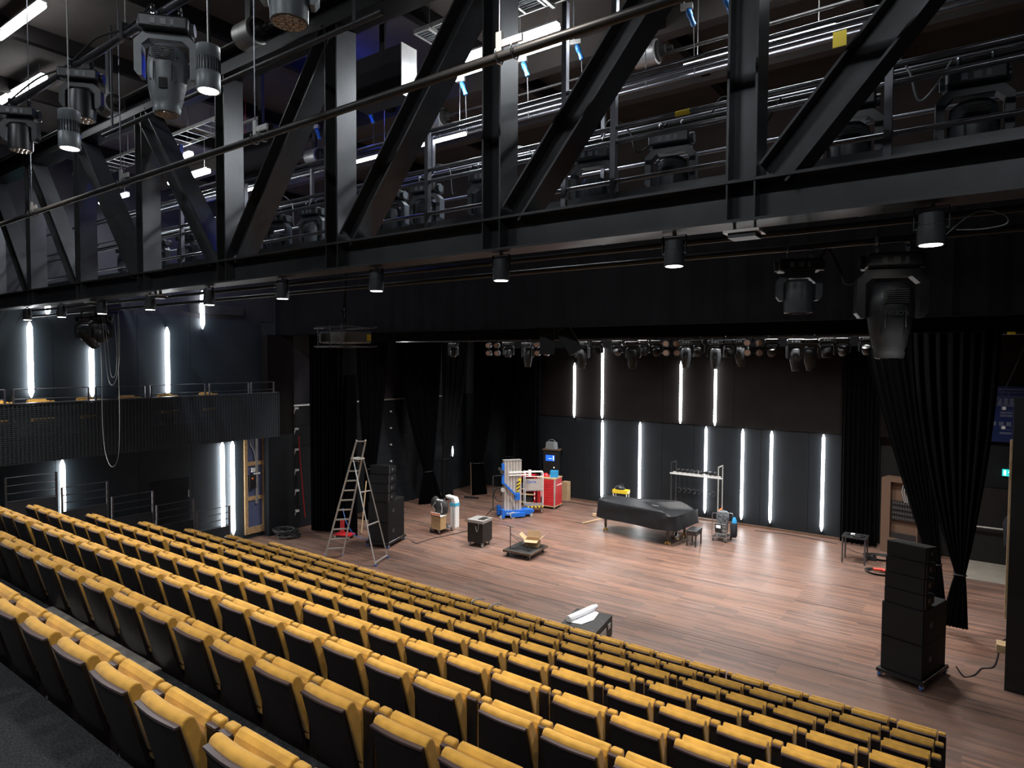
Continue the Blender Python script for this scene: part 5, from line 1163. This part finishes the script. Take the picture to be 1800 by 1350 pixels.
# --- clothes rack with black straps
t = thing('garment_rack', 'metal garment rack with shelf, hooks and orange tape behind the piano', 'rack', (-6.75, 21.32, 0))
g = MB()
for x in (0.0, -1.62):
    e = MB()
    for y in (-0.22, 0.22): e.box(x-0.015, x+0.015, y-0.015, y+0.015, 0.05, 1.98)
    e.box(x-0.015, x+0.015, -0.22, 0.22, 1.95, 1.98).box(x-0.015, x+0.015, -0.22, 0.22, 0.05, 0.08)
    e.build('end_frame', 'alu' if x == 0.0 else 'black_steel', t)
for y in (-0.22, 0.22): g.box(-1.62, 0, y-0.01, y+0.01, 0.08, 0.10)
g.build('base_rail', 'alu', t)
MB().box(-1.66, 0.12, -0.24, -0.21, 1.58, 1.63).box(-1.64, 0.0, -0.02, 0.02, 1.60, 1.63).build('shelf_beam', 'white_paint', t)
MB().box(-0.02, 0.02, -0.22, 0.22, 0.50, 0.53).box(-1.64, -1.60, -0.22, 0.22, 0.50, 0.53).build('orange_strap', 'orange', t)
for x in (0.0, -1.62):
    for y in (-0.2, 0.2): MB().cyl((x-0.015, y, 0.027), (x+0.015, y, 0.027), 0.027, n=12).build('caster', 'rubber', t)
g = MB(); rr = random.Random(4)
for i in range(9):
    x = -1.45+i*0.16; g.lathe((x, 0, 1.70), [(0.02, -0.07), (0.06, -0.04), (0.065, 0.03), (0.03, 0.07)], 8, 'x')
o = g.build('clamp_row', 'black_plastic'); o.location = (-6.75, 21.32, 0); tag(o, 'row of black clamps lying on the rack shelf', 'clamps')
for i in range(8):
    x = -8.15+i*0.17; y = 21.3
    t2 = thing('hook_clamp', 'black hook clamp hanging in the garment rack, %s from left' % ORD[i+1], 'clamp', (x, y, 1.0), rr.uniform(-.5, .5), 'hook clamps in the garment rack')
    MB().tube([(-0.07, 0, 0.06), (-0.03, 0, 0.09), (0.04, 0, 0.08), (0.07, 0, 0.02), (0.03, 0, -0.05), (-0.03, 0, -0.06)], 0.012, 6).build('hook', 'black_plastic', t2)
    MB().cyl((0.0, 0, 0.08), (0.0, 0, 0.6), 0.004, n=6).build('cord', 'rope_black', t2)
# --- yellow stand behind piano
t = thing('yellow_toolbox_stand', 'yellow tool tray on white legs behind the piano', 'stand', (-10.25, 21.1, 0), 0.1)
MB().box(-0.28, 0.28, -0.15, 0.15, 0.68, 0.80).build('tray', 'yellow_paint', t)
for x in (-0.25, 0.25):
    for y in (-0.12, 0.12): MB().bar((x, y, 0), (x, y, 0.68), 0.03, 0.03).build('leg', 'white_paint', t)
tag(MB().lathe((-10.3, 21.1, 0.805), [(0.20, 0.0), (0.19, 0.06), (0.12, 0.12), (0.03, 0.16)], 10, ex=0.6).cyl((-10.25, 21.1, 0.90), (-10.25, 21.1, 1.04), 0.012, n=6).cyl((-10.18, 21.1, 0.88), (-10.18, 21.1, 1.0), 0.012, n=6).build('tool_heap', 'black_plastic'), 'heap of dark tools on the yellow tray', 'tools')
# --- small table right with cables
t = thing('side_table', 'small square black-legged table with grey top near right back wall', 'table', (-2.52, 19.65, 0), 0.0)
MB().box(-0.30, 0.30, -0.28, 0.28, 0.69, 0.72).build('table_top', 'black_plastic', t)
for x in (-0.27, 0.27):
    for y in (-0.25, 0.25): MB().box(x-0.018, x+0.018, y-0.018, y+0.018, 0, 0.69).build('leg', 'black_steel', t)
cable('black cable heap on the small table with white plug', [(-2.72, 19.6, 0.735), (-2.6, 19.75, 0.74), (-2.45, 19.6, 0.75), (-2.3, 19.7, 0.745), (-2.35, 19.5, 0.74), (-2.55, 19.5, 0.75), (-2.5, 19.7, 0.76)], 0.018)
tag(MB().box(-2.62, -2.52, 19.56, 19.62, 0.752, 0.785).build('white_plug', 'paper'), 'white plug lying on the small table', 'plug')
for i, (x, y, R_) in enumerate(((-1.86, 18.95, 0.24), (-2.02, 20.4, 0.3), (-1.5, 20.6, 0.2))):
    g = MB()
    for k in range(4): g.tube([(x+(R_+0.03*k)*math.cos(2*PI*j/18), y+(R_*0.8+0.02*k)*math.sin(2*PI*j/18), 0.012+0.012*k) for j in range(19)], 0.011, 6, False)
    tag(g.build('cable_coil', 'rope_black'), ('black cable coil with red plugs on the floor before the table', 'loose black cable coil on floor behind the table', 'small black cable coil near the wooden cabinet')[i], 'cable', 'cable coils right')
tag(MB().cyl((-2.0, 18.98, 0.08), (-1.82, 19.02, 0.08), 0.035, n=10).cyl((-1.86, 19.06, 0.08), (-1.72, 19.0, 0.08), 0.035, n=10).build('red_plug', 'plug_red'), 'red cable plugs on the black coil', 'plug')
tag(MB().box(-2.25, -2.05, 20.0, 20.2, 0.0, 0.09).cyl((-2.1, 20.1, 0.09), (-2.1, 20.1, 0.16), 0.04).build('power_box', 'black_plastic'), 'small black power box on floor behind the table', 'power box')
cable('thin black cable trailing behind the table', [(-2.9, 20.9, 0.01), (-2.4, 20.5, 0.01), (-1.9, 20.9, 0.01), (-1.4, 20.3, 0.01), (-1.7, 19.8, 0.01), (-1.3, 19.4, 0.01), (-1.1, 18.9, 0.01)], 0.008)
cable('cable lying along the foot of the back wall', [(-5.6, 21.3, 0.01), (-4.8, 21.45, 0.01), (-4.0, 21.4, 0.01), (-3.2, 21.2, 0.01)], 0.01)
cable('cable lying by the back wall left of the piano', [(-13.0, 21.0, 0.01), (-12.4, 21.3, 0.01), (-11.6, 21.2, 0.01), (-11.0, 21.3, 0.01)], 0.01)
# --- wooden cabinet with patch bay at right
t = thing('patch_cabinet', 'plywood cabinet with black patch panels and cables, in the right recess', 'cabinet', (-2.08, 21.2, 0), -0.25)
MB().box(0.0, 0.95, 0.14, 0.5, 0.0, 2.15).box(0.0, 0.24, 0.0, 0.14, 0.0, 2.15).box(0.92, 0.95, 0.0, 0.14, 0, 2.15).box(0.24, 0.92, 0.0, 0.14, 2.05, 2.15).box(0.24, 0.92, 0.0, 0.14, 0.0, 0.45).build('carcass', 'peach', t)
for i in range(4):
    p = MB().box(0.26, 0.90, 0.06, 0.13, 0.98+i*0.14, 1.10+i*0.14).build('patch_panel', 'black_plastic', t)
    g = MB()
    for k in range(9): g.cyl((0.31+k*0.065, 0.05, 1.04+i*0.14), (0.31+k*0.065, 0.06, 1.04+i*0.14), 0.010, n=8)
    g.build('socket', 'galv', p)
MB().box(0.26, 0.90, 0.04, 0.13, 0.46, 0.60).build('drawer_unit', 'black_plastic', t)
g = MB()
for i in range(5): g.tube([(0.55+i*0.05, 0.05, 2.0), (0.53+i*0.055, 0.02, 1.8), (0.6+i*0.04, 0.04, 1.5)], 0.012, 6)
g.build('cable', 'cable_grey', t)
t = thing('document_crate', 'crate with black and white striped sheets on red cloth at right', 'crate', (-1.25, 20.2, 0), 0.2)
MB().box(-0.22, 0.22, -0.2, 0.2, 0.0, 0.35).build('crate_body', 'red_paint', t)
m = MB().box(-0.26, 0.26, -0.22, 0.22, 0.36, 0.38, Rx(0.25)); m.build('white_sheet', 'paper', t)
g = MB()
for i in range(4): g.box(-0.22+i*0.12, -0.16+i*0.12, -0.20, 0.20, 0.382, 0.386, Rx(0.25), (0, 0, 0.37))
g.build('black_bars', 'hazard_black', t)
tag(MB().box(-1.02, -0.72, 21.25, 21.6, 0.0, 0.85).build('metal_rack', 'galv'), 'small grey metal rack beside the plywood cabinet', 'rack')
# --- blue load chart sign
t = thing('load_chart_sign', 'blue notice board with white tables and text, right back wall', 'sign', (0.36, 21.70, 3.33))
MB().box(0, 1.9, 0.0, 0.03, 0, 1.50).build('board', 'sign_blue', t)
text('TOELAATBARE BELASTING', 0.055, 'sign_print', t, (0.14, -0.003, 1.40), (PI/2, 0, 0))
g = MB()
def ln(x0, x1, z0, z1): g.box(x0, x1, -0.004, 0.0, z0, z1)
ln(0.03, 1.85, 1.34, 1.345); ln(0.03, 1.85, 1.22, 1.225); ln(0.40, 0.405, 1.22, 1.34); ln(0.06, 1.8, 0.98, 0.986)
for r_ in range(8):
    z = 1.18-r_*0.024
    for c_ in range(4):
        x = 0.04+c_*0.13+0.02*(r_ % 2); ln(x, x+0.08+0.01*((r_*c_) % 3), z-0.010, z)
for r_ in range(5):
    z = 0.54-r_*0.022
    for c_ in range(3): ln(0.06+c_*0.16, 0.06+c_*0.16+0.10, z-0.010, z)
for z in (0.80, 0.77, 0.72, 0.69, 0.25, 0.22): ln(0.24, 0.50, z, z+0.012)
for z0 in (0.86, 0.34): ln(0.26, 0.60, z0+0.10, z0+0.105); ln(0.26, 0.60, z0, z0+0.005); ln(0.26, 0.265, z0, z0+0.10)
g.build('printed_lines', 'sign_print', t)
MB().lathe((0.32, -0.004, 0.91), [(0.045, -0.002), (0.045, 0.003)], 16, 'y').lathe((0.32, -0.004, 0.39), [(0.045, -0.002), (0.045, 0.003)], 16, 'y').build('round_badge', 'paper', t)
# dark jacket hanging right, wall pipe, yellow clip, wires
t = thing('hanging_jacket', 'dark jacket hanging by the door at right, partly behind the flat', 'jacket', (0.92, 21.3, 0.55))
MB().lathe((0, 0, 0), [(0.05, 0.0), (0.16, 0.08), (0.18, 0.4), (0.2, 0.7), (0.14, 0.85), (0.05, 0.92)], 12, ex=0.6).build('garment', 'denim', t)
MB().tube([(0, 0.1, 0.9), (0, 0.25, 1.0), (0, 0.42, 1.02)], 0.01, 6).build('hanger_hook', 'galv', t)
cable('slanting cable in front of the blue notice board', [(0.25, 20.5, 3.9), (0.6, 20.3, 4.7), (0.9, 20.1, 5.6), (1.2, 20.0, 6.5)], 0.008)
cable('second slanting cable beside the first near the notice board', [(0.22, 20.6, 3.8), (0.52, 20.4, 4.5), (0.85, 20.2, 5.4), (1.1, 20.1, 6.4)], 0.006)
pipe('thin steel bar at the top of the right opening', 19.5, 6.15, 0.4, 2.8, 0.02, 'steel_rail')
tag(MB().cyl((0.62, 19.5, 6.17), (0.78, 19.5, 6.17), 0.035, n=8).build('yellow_clip', 'yellow_paint'), 'small yellow clip on the bar at top right of stage', 'clip')
# --- red dolly with blue bag behind the ladder
t = thing('red_dolly', 'red wheeled dolly with red upright behind the step ladder', 'dolly', (-15.55, 12.9, 0), 0.3)
MB().box(-0.25, 0.30, -0.18, 0.18, 0.10, 0.13).box(-0.12, 0.0, -0.03, 0.03, 0.13, 0.55).build('deck', 'red_paint', t)
for x in (-0.2, 0.25):
    for y in (-0.14, 0.14): MB().cyl((x-0.02, y, 0.05), (x+0.02, y, 0.05), 0.05, n=12).build('caster', 'wheel_grey', t)
tag(MB().lathe((-16.25, 13.35, 0.0), [(0.12, 0.0), (0.17, 0.15), (0.15, 0.7), (0.06, 1.0)], 12, ex=0.7).build('laundry_sack', 'cyan_plastic'), 'turquoise sack standing behind the left leg curtain', 'sack')
tag(MB().bar((-15.45, 13.5, 0.02), (-16.0, 14.2, 1.5), 0.03, 0.02).build('leaning_lath', 'raw_wood'), 'thin wooden lath leaning behind the step ladder', 'timber')
cable('blue cable draped behind the step ladder', [(-15.6, 12.9, 0.9), (-15.3, 12.8, 0.5), (-15.0, 12.9, 0.15), (-14.6, 13.2, 0.02), (-14.4, 13.5, 0.015)], 0.012, 'lift_blue')
# broom leaning at the curtains
t = thing('broom', 'broom standing against the left curtains below the short light strip', 'broom', (-15.95, 19.55, 0), 0.3)
MB().box(-0.30, 0.30, -0.03, 0.03, 0.0, 0.07).build('broom_head', 'black_plastic', t)
MB().bar((0, 0, 0.06), (-0.1, 0.15, 1.4), 0.025, 0.025).build('broom_stick', 'peach', t)
# --- low flight case with paper roll, front of stage
t = thing('low_case', 'low wide black case with scuffed stickers on the stage front', 'case', (-6.02, 10.80, 0), 0.15)
MB().box(-0.38, 0.38, -0.66, 0.64, 0.0, 0.40).build('case_body', 'black_ply', t, bevel=0.01)
MB().box(0.38, 0.386, -0.15, 0.25, 0.12, 0.28).box(0.38, 0.392, 0.35, 0.5, 0.2, 0.3).build('latch', 'galv', t)
MB().box(0.38, 0.387, -0.5, -0.2, 0.16, 0.20).build('red_strip', 'red_paint', t)
g = MB()
for (x, y, a, b) in ((0.30, 0.25, .05, .03), (0.28, -0.25, .06, .04), (0.22, -0.32, .04, .03), (-0.1, -0.35, .04, .03), (0.12, -0.1, .03, .02), (-0.02, -0.28, .03, .02)): g.box(x-a/2, x+a/2, y-b/2, y+b/2, 0.40, 0.402, Rz(0.5))
g.build('sticker_remains', 'peach', t)
tag(MB().lathe((-5.98, 10.42, 0.405), [(0.08, 0.0), (0.07, 0.04), (0.04, 0.06)], 10).build('black_cap', 'rubber'), 'small dark cap lying on the low case', 'cap')
t = thing('paper_roll', 'unrolled white paper roll lying on the low case', 'paper roll', (-6.16, 11.02, 0.405), 1.42)
MB().cyl((-0.38, 0.05, 0.062), (0.42, 0.05, 0.062), 0.06, n=18).build('roll', 'paper', t)
MB().cyl((0.42, 0.05, 0.062), (0.52, 0.05, 0.062), 0.05, 0.045, n=14).build('inner_roll', 'paper', t)
g = MB().add([(-0.38, 0.04, 0.004), (0.42, 0.04, 0.004), (0.40, -0.10, 0.004), (0.05, -0.24, 0.006), (-0.28, -0.20, 0.004)], [(0, 4, 3, 2, 1)]); o = g.build('loose_sheet', 'paper', t); o.modifiers.new('s', 'SOLIDIFY').thickness = 0.003
